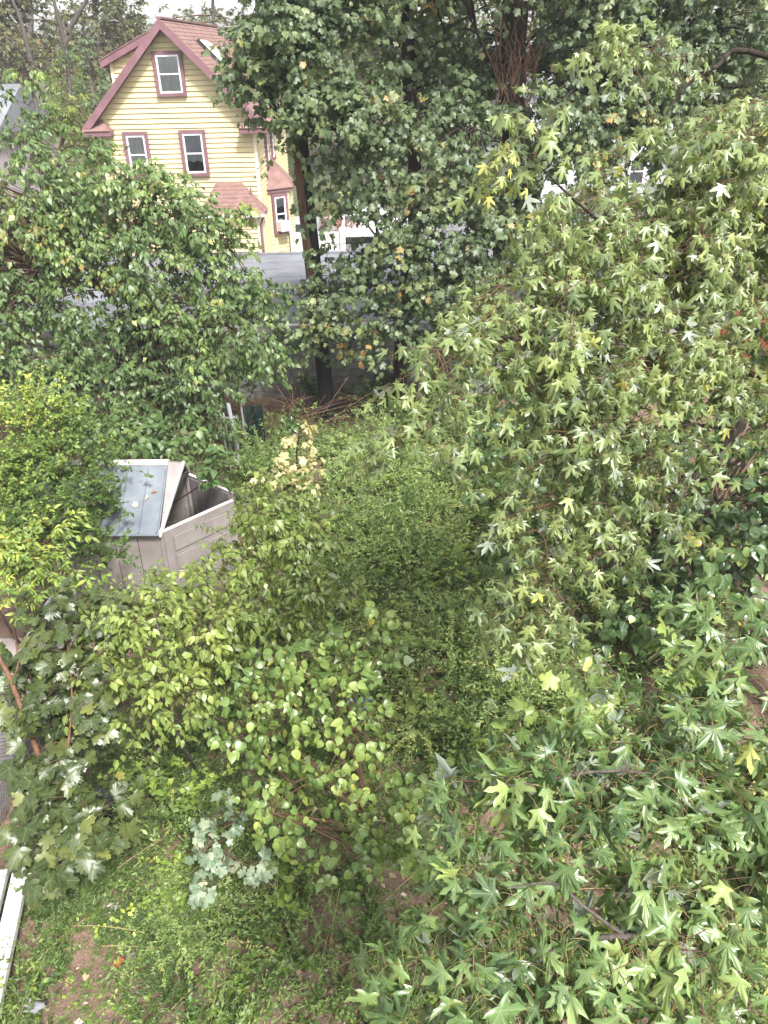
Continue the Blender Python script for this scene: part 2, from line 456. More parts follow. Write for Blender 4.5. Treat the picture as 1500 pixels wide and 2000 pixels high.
# yard ground (fine grid) and the wide ground under everything
gx, gy = np.linspace(-14, 16, 181), np.linspace(-3, 19.6, 137)
X, Y = np.meshgrid(gx, gy)
hill_n = np.zeros_like(X)
V = np.stack([X, Y, gz(X, Y) + 0.02 * np.sin(13 * X + 4 * Y) * np.sin(11 * Y - 5 * X)], -1).reshape(-1, 3)
ii = np.arange(V.shape[0]).reshape(X.shape)
Fq = np.stack([ii[:-1, :-1], ii[:-1, 1:], ii[1:, 1:], ii[1:, :-1]], -1).reshape(-1, 4)
tag(link('yard_ground', mesh_from('yard_ground', V, Fq, M_soil, smooth=True)), kind='structure')
tag(link('ground', mesh_from('ground', [(-900, -900, -0.4), (900, -900, -0.4), (900, 900, -0.4), (-900, 900, -0.4)], [(0, 1, 2, 3)], M_hill)), kind='structure')
tag(MB().box(-80, 80, 26.0, 80, -0.3, 0.30).build('street_ground', M_hill), kind='structure')
tag(MB().box(-60, 80, 35.5, 43.0, 0.2, 0.42).build('road', M_road), kind='structure')
tag(MB().box(-2.6, 1.2, 28.6, 35.5, 0.2, 0.40).build('driveway', M_road), kind='structure')
# neighbour's paved strip beyond the chain link fence
tag(MB().box(-14, -4.85, -3, 9.3, -0.3, 0.26).build('pavement', M_pave), kind='structure')

# ------------------------------------------------------------------ garage along the back of the yard
GY, GZ = 19.35, 2.0
gar = empty('garage', (0, GY, 0))
tag(gar, 'long low grey garage with flat roof behind the yard', 'garage')
wall = MB().box(-16, 8.8, 0.06, 7.9, -0.3, GZ - 0.16).build('wall_core', M_block, gar)
bm = MB().box(-0.193, 0.193, -0.045, 0.06, 0.006, 0.190)
blk = mesh_from('block', bm.v, bm.f, M_block)
blkw = mesh_from('block', bm.v, bm.f, M_whitewall)
blocks = []
for r in range(10):
    for c in range(61):
        blocks.append((-15.8 + 0.4 * c + (0.2 if r % 2 else 0), -0.16 + 0.197 * r))
blocks.sort(key=lambda b: abs(b[0] + 1.2))
for x, z in blocks[:300]:
    o = link('block', blkw if x < -4.2 else blk, gar, (x, rng.normal(0, 0.004), z))
for mt_, sd_ in ((M_whitewall, -1), (M_block, 1)):
    rest = MB()
    for x, z in blocks[300:]:
        if x * sd_ > 0: rest.add([(p[0] + x, p[1], p[2] + z) for p in bm.v], bm.f)
    o = rest.build('blockwork', mt_, gar); o['kind'] = 'stuff'
MB().box(-16, 8.8, -0.12, 0.10, GZ - 0.165, GZ + 0.03).build('coping', M_coping, gar, 0.01)
ysh = np.linspace(0.10, 8.0, 9)
for i in range(8):
    sh = MB()
    sh.hexa([(-15.9, ysh[i], GZ - 0.12), (8.75, ysh[i], GZ - 0.12), (8.75, ysh[i + 1] + 0.06, GZ - 0.12), (-15.9, ysh[i + 1] + 0.06, GZ - 0.12)],
            [(-15.9, ysh[i], GZ + 0.003), (8.75, ysh[i], GZ + 0.003), (8.75, ysh[i + 1] + 0.06, GZ - 0.003), (-15.9, ysh[i + 1] + 0.06, GZ - 0.003)])
    sh.build('roofing_sheet', M_roofing, gar)
MB().box(-16, 8.8, 8.07, 8.2, -0.3, GZ + 0.06).build('rear_parapet', M_roofing, gar)

# ------------------------------------------------------------------ yellow house
M_yel = surf('yellow_siding', (0.55, 0.455, 0.25), (0.62, 0.53, 0.32), 1.6, 0.55, 0.06, 0.35, 6, stretch=(0.4, 1, 3))
M_mauve = surf('mauve_trim', (0.155, 0.078, 0.092), (0.225, 0.12, 0.138), 2.2, 0.6, 0.08, 0.3)
M_white = surf('white_vinyl', (0.70, 0.70, 0.72), (0.82, 0.82, 0.83), 2, 0.4, 0.03, 0.4)
M_cream = surf('cream_corner', (0.72, 0.62, 0.42), (0.80, 0.72, 0.54), 2, 0.5, 0.05, 0.3)
M_curt = surf('curtain_cloth', (0.50, 0.50, 0.53), (0.68, 0.68, 0.70), 7, 0.9, 0.0, 0.1, stretch=(3, 1, 0.3))
M_dark = surf('dark_interior', (0.02, 0.02, 0.025), (0.05, 0.05, 0.06), 2, 0.8, 0, 0.2)
def shingle_mat():
    m = surf('red_shingle', (0.15, 0.088, 0.078), (0.25, 0.155, 0.138), 3.0, 0.9, 0.4, 0.15, 9, stretch=(1, 1, 1), bscale=45)
    return m
M_shin = shingle_mat()
def glass_mat():
    m, n, l, b = new_mat('window_glass')
    g = N(n, 'ShaderNodeBsdfGlossy'); g.inputs['Roughness'].default_value = 0.04
    t = N(n, 'ShaderNodeBsdfTransparent'); t.inputs['Color'].default_value = (0.95, 0.96, 0.97, 1)
    fr = N(n, 'ShaderNodeFresnel'); fr.inputs['IOR'].default_value = 1.6
    mx = N(n, 'ShaderNodeMixShader')
    ad_ = N(n, 'ShaderNodeMath', operation='ADD'); ad_.inputs[1].default_value = 0.08
    l.new(fr.outputs['Fac'], ad_.inputs[0]); l.new(ad_.outputs[0], mx.inputs['Fac'])
    l.new(t.outputs['BSDF'], mx.inputs[1]); l.new(g.outputs['BSDF'], mx.inputs[2])
    l.new(mx.outputs['Shader'], n['Material Output'].inputs['Surface'])
    return m
M_glass = glass_mat()

HX, HY, HG = -6.72, 29.0, 0.30            # middle of the gable front
HW, RID, EAV = 2.62, 9.0, 5.98            # half width, ridge height, height of the rake at its end
SL = (RID - EAV) / 3.03
house = empty('house', (HX, HY, HG))
tag(house, 'yellow clapboard house with mauve trim and steep gable beyond the garage', 'house')
def hz(z): return z - HG
DEPTH = 9.5
core = MB()
zw = hz(RID - SL * HW - 0.22)
core.prism([(-HW, 0.03, 0), (HW, 0.03, 0), (HW, 0.03, zw), (0, 0.03, hz(RID) - 0.22), (-HW, 0.03, zw)], (0, DEPTH, 0))
core.build('wall', M_yel, house)
BH = 0.155
def board(parent, xa, xb, xa2, xb2, z, y=0.0, mat=M_yel, h=BH):
    """clapboard: bottom edge stands 2 cm proud of its top edge"""
    b = MB()
    h = h - 0.015
    b.add([(xa, y - 0.040, z), (xb, y - 0.040, z), (xb2, y - 0.006, z + h), (xa2, y - 0.006, z + h),
           (xa, y + 0.03, z), (xb, y + 0.03, z), (xb2, y + 0.03, z + h), (xa2, y + 0.03, z + h)],
          [(0, 1, 2, 3), (7, 6, 5, 4), (4, 5, 1, 0), (3, 2, 6, 7), (0, 3, 7, 4), (1, 5, 6, 2)])
    return b.build('clapboard', mat, parent)
z = 0.0
while z < hz(RID) - 0.42:
    def lim(zz): return min(HW - 0.09, max(0.02, (hz(RID) - 0.24 - zz) / SL))
    a0, a1 = lim(z), lim(z + BH)
    board(house, -a0, a0, -a1, a1, z)
    z += BH
for s in (-1, 1):
    MB().box(s * HW - 0.09, s * HW + 0.012, -0.04, 0.09, 0, zw - 0.02).build('corner_board', M_cream, house, 0.006)
# right hand side wall
side = MB().box(0, 1, 0, 1, 0, 1)
nb = int(zw / BH)
sv = [(0.040, 0.1, 0), (0.040, DEPTH, 0), (0.006, DEPTH, BH - 0.015), (0.006, 0.1, BH - 0.015), (-0.03, 0.1, 0), (-0.03, DEPTH, 0), (-0.03, DEPTH, BH - 0.015), (-0.03, 0.1, BH - 0.015)]
sme = mesh_from('clapboard', sv, [(0, 1, 2, 3), (7, 6, 5, 4), (4, 5, 1, 0), (3, 2, 6, 7), (0, 3, 7, 4), (1, 5, 6, 2)], M_yel)
for i in range(nb): link('clapboard', sme, house, (HW, 0, i * BH))
# roof courses (right slope seen, left slope plain courses as well)
ln = math.hypot(1, SL)
for s in (-1, 1):
    nC = 26
    sl_len = 3.03 * ln
    for i in range(nC):
        t0, t1 = i / nC, (i + 1) / nC
        def P(t, y, up):
            x = 3.05 * (1 - t); zz = hz(EAV) - 0.03 + SL * 3.05 * t
            return (s * (x + up * SL / ln), y, zz + up / ln)
        b = MB()
        b.hexa([P(t0, -0.42, -0.03), P(t0, DEPTH + 0.3, -0.03), P(t1, DEPTH + 0.3, -0.03), P(t1, -0.42, -0.03)],
               [P(t0, -0.42, 0.017), P(t0, DEPTH + 0.3, 0.017), P(t1, DEPTH + 0.3, 0.006), P(t1, -0.42, 0.006)])
        b.build('shingle_course', M_shin, house)
    # rake board and soffit
    def Q(x, y, d): return (s * x, y, hz(RID) - SL * x + d)
    MB().hexa([Q(0, -0.44, -0.30), Q(3.06, -0.44, -0.30), Q(3.06, -0.36, -0.30), Q(0, -0.36, -0.30)],
              [Q(0, -0.44, 0.0), Q(3.06, -0.44, 0.0), Q(3.06, -0.36, 0.0), Q(0, -0.36, 0.0)]).build('rake_board', M_mauve, house)
    MB().hexa([Q(0, -0.355, -0.12), Q(3.0, -0.355, -0.12), Q(3.0, 0.0, -0.12), Q(0, 0.0, -0.12)],
              [Q(0, -0.355, -0.06), Q(3.0, -0.355, -0.06), Q(3.0, 0.0, -0.06), Q(0, 0.0, -0.06)]).build('soffit', M_mauve, house)
    # cornice return with its own little hipped roof
    xo, xi, zb = s * 3.08, s * 2.14, hz(EAV) - 0.28
    MB().box(min(xo, xi), max(xo, xi), -0.46, 0.0, zb, zb + 0.16).build('cornice_return', M_mauve, house, 0.01)
    MB().add([(xo, -0.5, zb + 0.165), (xi, -0.5, zb + 0.165), (xi, 0, zb + 0.165), (xo, 0, zb + 0.165), (xo * 0.93, -0.02, zb + 0.5), (s * 2.5, -0.02, zb + 0.5)],
             [(0, 1, 5, 4), (1, 2, 5), (2, 3, 4, 5), (3, 0, 4), (3, 2, 1, 0)]).build('return_roof', M_shin, house)
MB().box(-0.09, 0.09, -0.42, DEPTH + 0.3, hz(RID) - 0.02, hz(RID) + 0.035).build('ridge_cap', M_shin, house)

def window(parent, x0, x1, z0, z1, blind=0.5, tw=0.11):
    wd = empty('window'); wd.parent = parent; wd.location = (0, -0.045, 0)
    t = tw
    MB().box(x0, x1, -0.075, 0.02, z1 - t, z1).box(x0, x1, -0.09, 0.02, z0, z0 + t * 0.9).box(x0, x0 + t, -0.07, 0.02, z0 + t * 0.9, z1 - t).box(x1 - t, x1, -0.07, 0.02, z0 + t * 0.9, z1 - t).build('trim', M_mauve, wd)
    a0, a1, b0, b1 = x0 + t, x1 - t, z0 + t * 0.9, z1 - t
    f = 0.055; zm = b0 + (b1 - b0) * 0.5
    MB().box(a0, a1, -0.06, 0.01, b1 - f, b1).box(a0, a1, -0.06, 0.01, b0, b0 + f).box(a0, a0 + f, -0.058, 0.01, b0 + f, b1 - f).box(a1 - f, a1, -0.058, 0.01, b0 + f, b1 - f).box(a0 + f, a1 - f, -0.05, 0.01, zm - 0.022, zm + 0.022).build('sash', M_white, wd)
    for k, (c0, c1) in enumerate(((b0 + f, zm - 0.022), (zm + 0.022, b1 - f))):
        MB().box(a0 + f, a1 - f, -0.036, -0.032, c0, c1).build('pane', M_glass, wd)
    MB().box(a0 + f, a1 - f, -0.004, 0.006, b0 + f, b1 - f).build('dark_room', M_dark, wd)
    # two curtain halves with folds
    zt, zb_ = b1 - f, b0 + f + (b1 - b0) * (1 - blind)
    xs = np.linspace(a0 + f, a1 - f, 25)
    ys = -0.018 + 0.008 * np.sin(np.arange(25) * 1.3)
    cv = [(x, y, zt) for x, y in zip(xs, ys)] + [(x, y, zb_ + 0.02 * math.sin(i * 0.5)) for i, (x, y) in enumerate(zip(xs, ys))]
    link('curtain', mesh_from('curtain', cv, [(i, i + 25, i + 26, i + 1) for i in range(24)], M_curt, smooth=True), wd)
    return wd
window(house, -0.47, 0.50, hz(6.82), hz(8.12), 1.0)
window(house, -1.86, -1.02, hz(4.38), hz(5.80), 0.8)
window(house, 0.05, 0.93, hz(4.38), hz(5.82), 0.75)
# shed dormer on the left slope
dm = empty('dormer'); dm.parent = house; dm.location = (0, 0.55, 0)
dtop, dl = hz(8.55), hz(7.86)
def dx(zz): return -(hz(RID) - zz) / SL
MB().prism([(-2.02, 0.03, hz(6.9)), (-0.4, 0.03, hz(8.3)), (-0.42, 0.03, dtop), (-2.02, 0.03, dl)], (0, 3.2, 0)).build('dormer_wall', M_yel, dm)
zz = hz(6.75)
while zz < dtop - 0.1:
    xl = max(-2.0, -2.02 + max(0, (zz + BH - dl)) / ((dtop - dl) / 1.6))
    xr = -(hz(RID) - 0.05 - zz) / SL + 0.3
    if xr > xl + 0.05: board(dm, xl, xr, xl, xr, zz, 0.0)
    zz += BH
MB().box(-2.06, -1.96, -0.03, 0.06, hz(6.9), dl).build('corner_board', M_cream, dm)
MB().hexa([(-2.3, -0.25, dl - 0.20), (-0.4, -0.25, dtop - 0.03), (-0.4, 3.4, dtop - 0.03), (-2.3, 3.4, dl - 0.20)],
          [(-2.3, -0.25, dl + 0.0), (-0.4, -0.25, dtop + 0.17), (-0.4, 3.4, dtop + 0.17), (-2.3, 3.4, dl + 0.0)]).build('dormer_fascia', M_mauve, dm)
MB().hexa([(-2.33, -0.27, dl + 0.003), (-0.4, -0.27, dtop + 0.173), (-0.4, 3.42, dtop + 0.173), (-2.33, 3.42, dl + 0.003)],
          [(-2.33, -0.27, dl + 0.04), (-0.4, -0.27, dtop + 0.21), (-0.4, 3.42, dtop + 0.21), (-2.33, 3.42, dl + 0.04)]).build('dormer_roof', M_shin, dm)
# skylight on the right slope
M_sky = surf('skylight_dome', (0.55, 0.58, 0.56), (0.72, 0.74, 0.72), 3, 0.2, 0, 0.6)
sk = empty('skylight'); sk.parent = house
def S(u, y, up): 
    return np.array([u + up * SL / ln, y, hz(RID) - SL * u + up / ln])
MB().hexa([S(0.62, 1.9, 0.0), S(0.62, 2.6, 0.0), S(1.35, 2.6, 0.0), S(1.35, 1.9, 0.0)], [S(0.62, 1.9, 0.12), S(0.62, 2.6, 0.12), S(1.35, 2.6, 0.12), S(1.35, 1.9, 0.12)]).build('curb', M_dark, sk)
dom = []
for i in range(7):
    for j in range(7):
        u, v = 0.66 + 0.65 * i / 6, 1.94 + 0.62 * j / 6
        dom.append(S(u, v, 0.125 + 0.16 * math.sin(math.pi * i / 6) ** 0.6 * math.sin(math.pi * j / 6) ** 0.6))
link('dome', mesh_from('dome', dom, [(i * 7 + j, i * 7 + j + 1, i * 7 + j + 8, i * 7 + j + 7) for i in range(6) for j in range(6)], M_sky, smooth=True), sk)
# rear porch with hipped roof in front of the right part of the gable
px0, px1, py0, pz = 0.7, 2.78, -1.15, hz(3.28)
MB().box(px0 + 0.1, px1 - 0.16, py0 + 0.15, -0.03, 0, pz - 0.1).build('porch_wall', M_yel, house)
for i in range(int((pz - 0.1) / BH)):
    board(house, px0 + 0.12, px1 - 0.24, px0 + 0.12, px1 - 0.24, i * BH, py0 + 0.147)
MB().box(px1 - 0.25, px1 - 0.145, py0 + 0.09, py0 + 0.2, 0, pz - 0.1).build('corner_board', M_cream, house)
PT = hz(4.15)
def hipcourse(t0, t1):
    def ring(t, up):
        xa, xb, ya = px0 - 0.1 + 0.5 * t, px1 + 0.05 - 0.85 * t, py0 - 0.05 + 1.12 * t
        zz = pz + (PT - pz) * t + up
        return [(xa, ya, zz), (xb, ya, zz), (xb, -0.03, zz), (xa, -0.03, zz)]
    return MB().hexa(ring(t0, 0.0), ring(t1, 0.0)).build('shingle_course', M_shin, house)
for i in range(8): hipcourse(i / 8, (i + 0.97) / 8 + 0.02)
MB().box(px0 - 0.08, px1 + 0.03, py0 - 0.03, -0.03, pz - 0.13, pz - 0.004).build('porch_fascia', M_mauve, house)
MB().box(px0 - 0.08, px1 + 0.10, py0 - 0.13, py0 - 0.04, pz - 0.09, pz + 0.0).build('gutter', M_white, house, 0.01)
MB().tube([(px1 + 0.02, py0 - 0.05, pz - 0.08), (px1 - 0.1, py0 + 0.05, pz - 0.35), (px1 - 0.1, py0 + 0.06, 0.1)], 0.04, 8).build('downspout', M_mauve, house)
MB().tube([(2.35, -0.5, pz + 0.2), (2.35, -0.5, pz + 0.75)], 0.03, 8).build('vent_pipe', M_mauve, house)
# three sided bay with shingled roof on the right hand wall
bay = empty('bay'); bay.parent = house; bay.location = (HW, 1.6, 0)
plan = [(0, 0), (0.75, 0.55), (0.75, 1.9), (0, 2.45)]
bz = hz(3.66)
b = MB(); b.prism([(x, y, 0) for x, y in plan], (0, 0, bz)); b.build('bay_wall', M_yel, bay)
for i in range(int(bz / BH)):
    for k in range(3):
        (xa, ya), (xb, yb) = plan[k], plan[k + 1]
        d = np.array([xb - xa, yb - ya]); L_ = np.hypot(*d); d /= L_; nn = np.array([d[1], -d[0]])
        o0, o1 = nn * 0.028, nn * 0.006
        z0 = i * BH
        bb = MB().add([(xa + o0[0], ya + o0[1], z0), (xb + o0[0], yb + o0[1], z0), (xb + o1[0], yb + o1[1], z0 + BH), (xa + o1[0], ya + o1[1], z0 + BH)], [(0, 1, 2, 3)])
        bb.build('clapboard', M_yel, bay)
ov = [(-0.0, -0.18), (0.92, 0.48), (0.92, 1.97), (0, 2.63)]
top = [(0, 0.9), (0.05, 1.0), (0.05, 1.45), (0, 1.55)]
for i in range(7):
    t0, t1 = i / 7, (i + 1) / 7
    r0 = [(a[0] + (c[0] - a[0]) * t0, a[1] + (c[1] - a[1]) * t0, bz + 0.95 * t0) for a, c in zip(ov, top)]
    r1 = [(a[0] + (c[0] - a[0]) * t1 * 0.985, a[1] + (c[1] - a[1]) * t1 * 0.985, bz + 0.95 * t1) for a, c in zip(ov, top)]
    MB().hexa(r0, r1).build('shingle_course', M_shin, bay)
MB().prism([(x, y, bz - 0.12) for x, y in [(0, -0.12), (0.86, 0.5), (0.86, 1.95), (0, 2.57)]], (0, 0, 0.115)).build('bay_fascia', M_mauve, bay)
bw = empty('bay_window'); bw.parent = bay
ang = math.atan2(0.55, 0.75)
bw.location = (0.0, 0.0, 0); bw.rotation_euler = (0, 0, ang)
wn = window(bay, 0.14, 0.80, hz(2.05), hz(3.48), 0.35, 0.1); wn.rotation_euler = (0, 0, ang); wn.location = (0.025, -0.03, 0)
bpy.data.objects.remove(bw)
ac = MB().box(0.27, 0.68, -0.38, 0.0, hz(2.17), hz(2.52)).build('air_conditioner', M_white, bay, 0.015); ac.rotation_euler = (0, 0, ang); ac.location = (0.025, -0.05, 0)
gr = MB()
for k in range(7): gr.box(0.30, 0.65, -0.392, -0.384, hz(2.2) + k * 0.042, hz(2.2) + k * 0.042 + 0.02)
g_ = gr.build('air_conditioner_grille', M_curt, bay); g_.rotation_euler = (0, 0, ang); g_.location = (0.025, -0.05, 0)
for ch in list(bay.children):               # the bay's pieces are parts of the house itself
    ch.parent = house; ch.location = ch.location + bay.location
bpy.data.objects.remove(bay)
for zz0 in (4.35, ):
    for yy in (1.9, 3.6):
        ww = window(house, 0, 0.8, hz(4.4), hz(5.75), 0.6); ww.rotation_euler = (0, 0, math.pi / 2); ww.location = (HW + 0.03, yy, 0)

# ------------------------------------------------------------------ utility pole
M_pole = surf('tarred_wood', (0.006, 0.006, 0.008), (0.020, 0.017, 0.016), 3, 0.85, 0.5, 0.2, 8, stretch=(6, 6, 0.5))
M_polew = surf('weathered_pole_wood', (0.05, 0.028, 0.02), (0.16, 0.085, 0.055), 3, 0.9, 0.5, 0.15, 8, stretch=(6, 6, 0.4))
pole = empty('utility_pole', (-1.28, 17.29, 0))
tag(pole, 'leaning wooden utility pole, tarred black at its foot, hung with leaves', 'utility pole')
def pp(z): return (-0.047 * z, 0, z)
MB().tube([pp(-0.3), pp(1.0), pp(2.4)], [0.185, 0.18, 0.175], 14).build('tarred_foot', M_pole, pole, smooth=True)
MB().tube([pp(2.4), pp(6), pp(12.5)], [0.165, 0.155, 0.13], 14).build('shaft', M_polew, pole, smooth=True)
b = MB().tube([(pp(2.4)[0] + 0.10, -0.07, 2.4), (pp(7)[0] + 0.095, -0.07, 7), (pp(12)[0] + 0.08, -0.06, 12)], 0.11, 10).build('cable_conduit', M_pole, pole)
MB().box(-1.75, 0.55, -0.08, 0.05, 11.5, 11.62).build('cross_arm', M_polew, pole)
M_wire = surf('black_wire', (0.015, 0.015, 0.017), (0.03, 0.03, 0.03), 3, 0.6, 0)
t = np.linspace(0, 1, 24)[:, None]
ln_ = at(-500, 116, 42) * (1 - t) + at(1700, 90, 42) * t; ln_[:, 2] -= 0.5 * (4 * t * (1 - t))[:, 0] - 0.3
tag(MB().tube(ln_, 0.014, 5).build('power_cable', M_wire), 'thin black cable strung along the street before the far trees', 'cable')

# ------------------------------------------------------------------ leaning plastic shed
M_sroof = surf('shed_roof_plastic', (0.085, 0.10, 0.12), (0.17, 0.19, 0.215), 1.6, 0.42, 0.08, 0.5, 7)
M_sridge = surf('shed_ridge_plastic', (0.42, 0.40, 0.38), (0.56, 0.54, 0.51), 3, 0.5, 0.05, 0.4)
M_swall = surf('shed_wall_plastic', (0.17, 0.147, 0.138), (0.26, 0.23, 0.22), 2.2, 0.5, 0.06, 0.4, 7)
M_sgrey = surf('shed_door_inner', (0.15, 0.135, 0.135), (0.22, 0.20, 0.20), 1.4, 0.6, 0.05, 0.3)
sx1, sy0, sy1, se, sr = -3.56, 10.16, 12.20, 1.64, 2.30
sx0 = sx1 - 2.15
sym = (sy0 + sy1) / 2
shed = empty('shed', (sx1, sy0, 0))
tag(shed, 'leaning beige plastic shed with grey roof and doors ajar', 'shed')
def sl_(p): return (p[0] - sx1, p[1] - sy0, p[2])
def shedbox(name, mat, *a, bevel=0.0):
    m = MB().box(*a); m.v = [sl_(p) for p in m.v]; return m.build(name, mat, shed, bevel)
shedbox('floor', M_sgrey, sx0, sx1, sy0, sy1, 0.02, 0.08)
npan = 6
for i in range(npan):
    a, b_ = sx0 + (sx1 - sx0) * i / npan, sx0 + (sx1 - sx0) * (i + 1) / npan
    shedbox('wall_panel', M_swall, a + 0.006, b_ - 0.006, sy0, sy0 + 0.035, 0.08, se, bevel=0.006)
    shedbox('wall_panel', M_swall, a + 0.006, b_ - 0.006, sy1 - 0.035, sy1, 0.08, se)
shedbox('wall_backing', M_sgrey, sx0, sx1 - 0.02, sy0 + 0.036, sy0 + 0.05, 0.08, se)
shedbox('end_wall', M_sgrey, sx0 - 0.03, sx0, sy0, sy1, 0.08, se)
for yy in (sy0, sy1 - 0.09): shedbox('corner_post', M_swall, sx1 - 0.005, sx1 + 0.06, yy, yy + 0.09, 0.04, se - 0.02, bevel=0.006)
# roof: five ribbed panels on each slope
def rp(u, x, up, s):                          # u 0 at ridge, 1 at eave, s = -1 near slope
    y = sym + s * u * (sym - sy0 + 0.08)
    d = np.array([0, s * (sr - se) * 1.0, (sym - sy0)]); d = d / np.linalg.norm(d)
    p = np.array([x, y, sr - (sr - se + 0.05) * u]) + up * d
    return sl_(p)
for s in (-1, 1):
    for i in range(7):
        a, b_ = sx0 - 0.06 + 0.325 * i, sx0 - 0.06 + 0.325 * (i + 1)
        b_ = min(b_, sx1 + 0.02)
        if b_ - a < 0.03: continue
        m = MB().hexa([rp(0.02, a, 0, s), rp(0.02, b_, 0, s), rp(1.0, b_, 0, s), rp(1.0, a, 0, s)], [rp(0.02, a, 0.028, s), rp(0.02, b_, 0.028, s), rp(1.0, b_, 0.028, s), rp(1.0, a, 0.028, s)])
        pan = m.build('roof_panel', M_sroof, shed)
        m = MB().hexa([rp(0.09, b_ - 0.05, 0.0285, s), rp(0.09, b_ - 0.018, 0.0285, s), rp(0.985, b_ - 0.018, 0.0285, s), rp(0.985, b_ - 0.05, 0.0285, s)],
                      [rp(0.10, b_ - 0.043, 0.052, s), rp(0.10, b_ - 0.025, 0.052, s), rp(0.98, b_ - 0.025, 0.052, s), rp(0.98, b_ - 0.043, 0.052, s)])
        m.build('rib', M_sroof, pan)
    m = MB().hexa([rp(1.002, sx0 - 0.06, -0.03, s), rp(1.002, sx1 + 0.02, -0.03, s), rp(1.012, sx1 + 0.02, -0.03, s), rp(1.012, sx0 - 0.06, -0.03, s)],
                  [rp(1.002, sx0 - 0.06, 0.026, s), rp(1.002, sx1 + 0.02, 0.026, s), rp(1.012, sx1 + 0.02, 0.026, s), rp(1.012, sx0 - 0.06, 0.026, s)])
    m.build('eave_edge', M_sroof, shed)
    m = MB().hexa([rp(0.0, sx0 - 0.08, 0.03, s), rp(0.0, sx1 + 0.025, 0.03, s), rp(0.055, sx1 + 0.025, 0.03, s), rp(0.055, sx0 - 0.08, 0.03, s)],
                  [rp(-0.02, sx0 - 0.08, 0.06, s), rp(-0.02, sx1 + 0.025, 0.06, s), rp(0.05, sx1 + 0.025, 0.058, s), rp(0.05, sx0 - 0.08, 0.058, s)])
    m.build('ridge_cap', M_sridge, shed)
    # gable panel that flares outwards at the peak
    pk = np.array([sx1 + 0.26, sym + s * 0.02, sr + 0.0]); pt = np.array([sx1 + 0.025, sym + s * 0.02, sr + 0.02]); ev = np.array([sx1 + 0.03, sym + s * (sym - sy0 + 0.06), se - 0.06])
    m = MB().prism([sl_(pt), sl_(pk), sl_(ev)], (0, -s * 0.03, 0.012)); m.build('gable_panel', M_swall, shed)
    q0, q1 = pk, ev
    m = MB().hexa([sl_(q0 + (-0.015, 0, -0.035)), sl_(q0 + (0.02, 0, -0.035)), sl_(q1 + (0.02, 0, -0.035)), sl_(q1 + (-0.015, 0, -0.035))],
                  [sl_(q0 + (-0.015, 0, 0.03)), sl_(q0 + (0.02, 0, 0.03)), sl_(q1 + (0.02, 0, 0.03)), sl_(q1 + (-0.015, 0, 0.03))]); m.build('gable_trim', M_sridge, shed)
# door leaves: the near one carries embossed panels, the far one shows its ribbed inside
def leafdoor(p0, p1, h, inner):
    d = np.array(p1) - np.array(p0); L_ = np.hypot(*d)
    e = empty('door_leaf'); e.parent = shed; e.location = (p0[0] - sx1, p0[1] - sy0, 0.04); e.rotation_euler = (0, 0.0, math.atan2(d[1], d[0]))
    MB().box(0, L_, -0.022, 0.022, 0, h).build('door_panel', M_swall, e, 0.008)
    MB().box(-0.004, L_ + 0.004, -0.028, 0.028, h, h + 0.025).build('door_edge', M_sridge, e, 0.004)
    for s in (-1, 1):
        if (s < 0) != inner:
            for k in range(4):
                zt = h - 0.14 - 0.36 * k
                if zt < 0.35: break
                MB().box(0.16, L_ - 0.16, s * 0.034 - 0.006, s * 0.034 + 0.006, zt - 0.27, zt).build('embossed_panel', M_swall, e, 0.02)
                MB().box(0.13, L_ - 0.13, s * 0.026 - 0.003, s * 0.026 + 0.003, zt - 0.30, zt + 0.03).build('panel_border', M_sgrey, e, 0.004)
        else:
            for k in range(8):
                x = 0.08 + k * (L_ - 0.12) / 8
                MB().box(x, x + (L_ - 0.12) / 8 - 0.02, s * 0.03 - 0.007, s * 0.03 + 0.007, 0.04, h - 0.03).build('rib', M_sgrey, e)
    return e
leafdoor((sx1 + 0.05, sy0 + 0.04), (-2.56, 11.20), 1.54, False)
leafdoor((sx1 + 0.04, sy1 - 0.05), (-2.62, 11.46), 1.54, True)
shed.rotation_euler = (math.radians(-0.6), math.radians(1.0), 0)

# ------------------------------------------------------------------ fences, boards, posts
M_galv = surf('galvanised_steel', (0.30, 0.31, 0.33), (0.48, 0.49, 0.52), 6, 0.45, 0.1, 0.5, metal=0.3)
M_galvd = surf('dull_wire', (0.10, 0.10, 0.11), (0.20, 0.20, 0.21), 6, 0.6, 0.0, 0.3, metal=0.2)
M_wood = surf('red_fence_wood', (0.10, 0.028, 0.015), (0.24, 0.075, 0.04), 3, 0.85, 0.4, 0.2, 8, stretch=(7, 7, 0.5))
M_wpvc = surf('white_pvc', (0.40, 0.385, 0.37), (0.64, 0.63, 0.62), 3.5, 0.4, 0.04, 0.4)
M_black = surf('black_plastic', (0.010, 0.010, 0.012), (0.022, 0.022, 0.025), 3, 0.5, 0.1, 0.4)
M_green = surf('green_windscreen', (0.002, 0.009, 0.008), (0.004, 0.018, 0.015), 9, 0.8, 0.2, 0.2)
fx = -4.72
cf = empty('chain_link_fence', (fx, 0, 0))
tag(cf, 'galvanised chain link fence along the paved strip', 'fence')
for yy in np.arange(2.2, 9.6, 2.4):
    MB().tube([(0, yy, -0.2), (0, yy, 1.52)], 0.027, 10).build('post', M_galv, cf)
MB().tube([(0, 1.6, 1.48), (0, 9.5, 1.48)], 0.02, 8).build('top_rail', M_galv, cf)
pts = []
st_ = 0.062
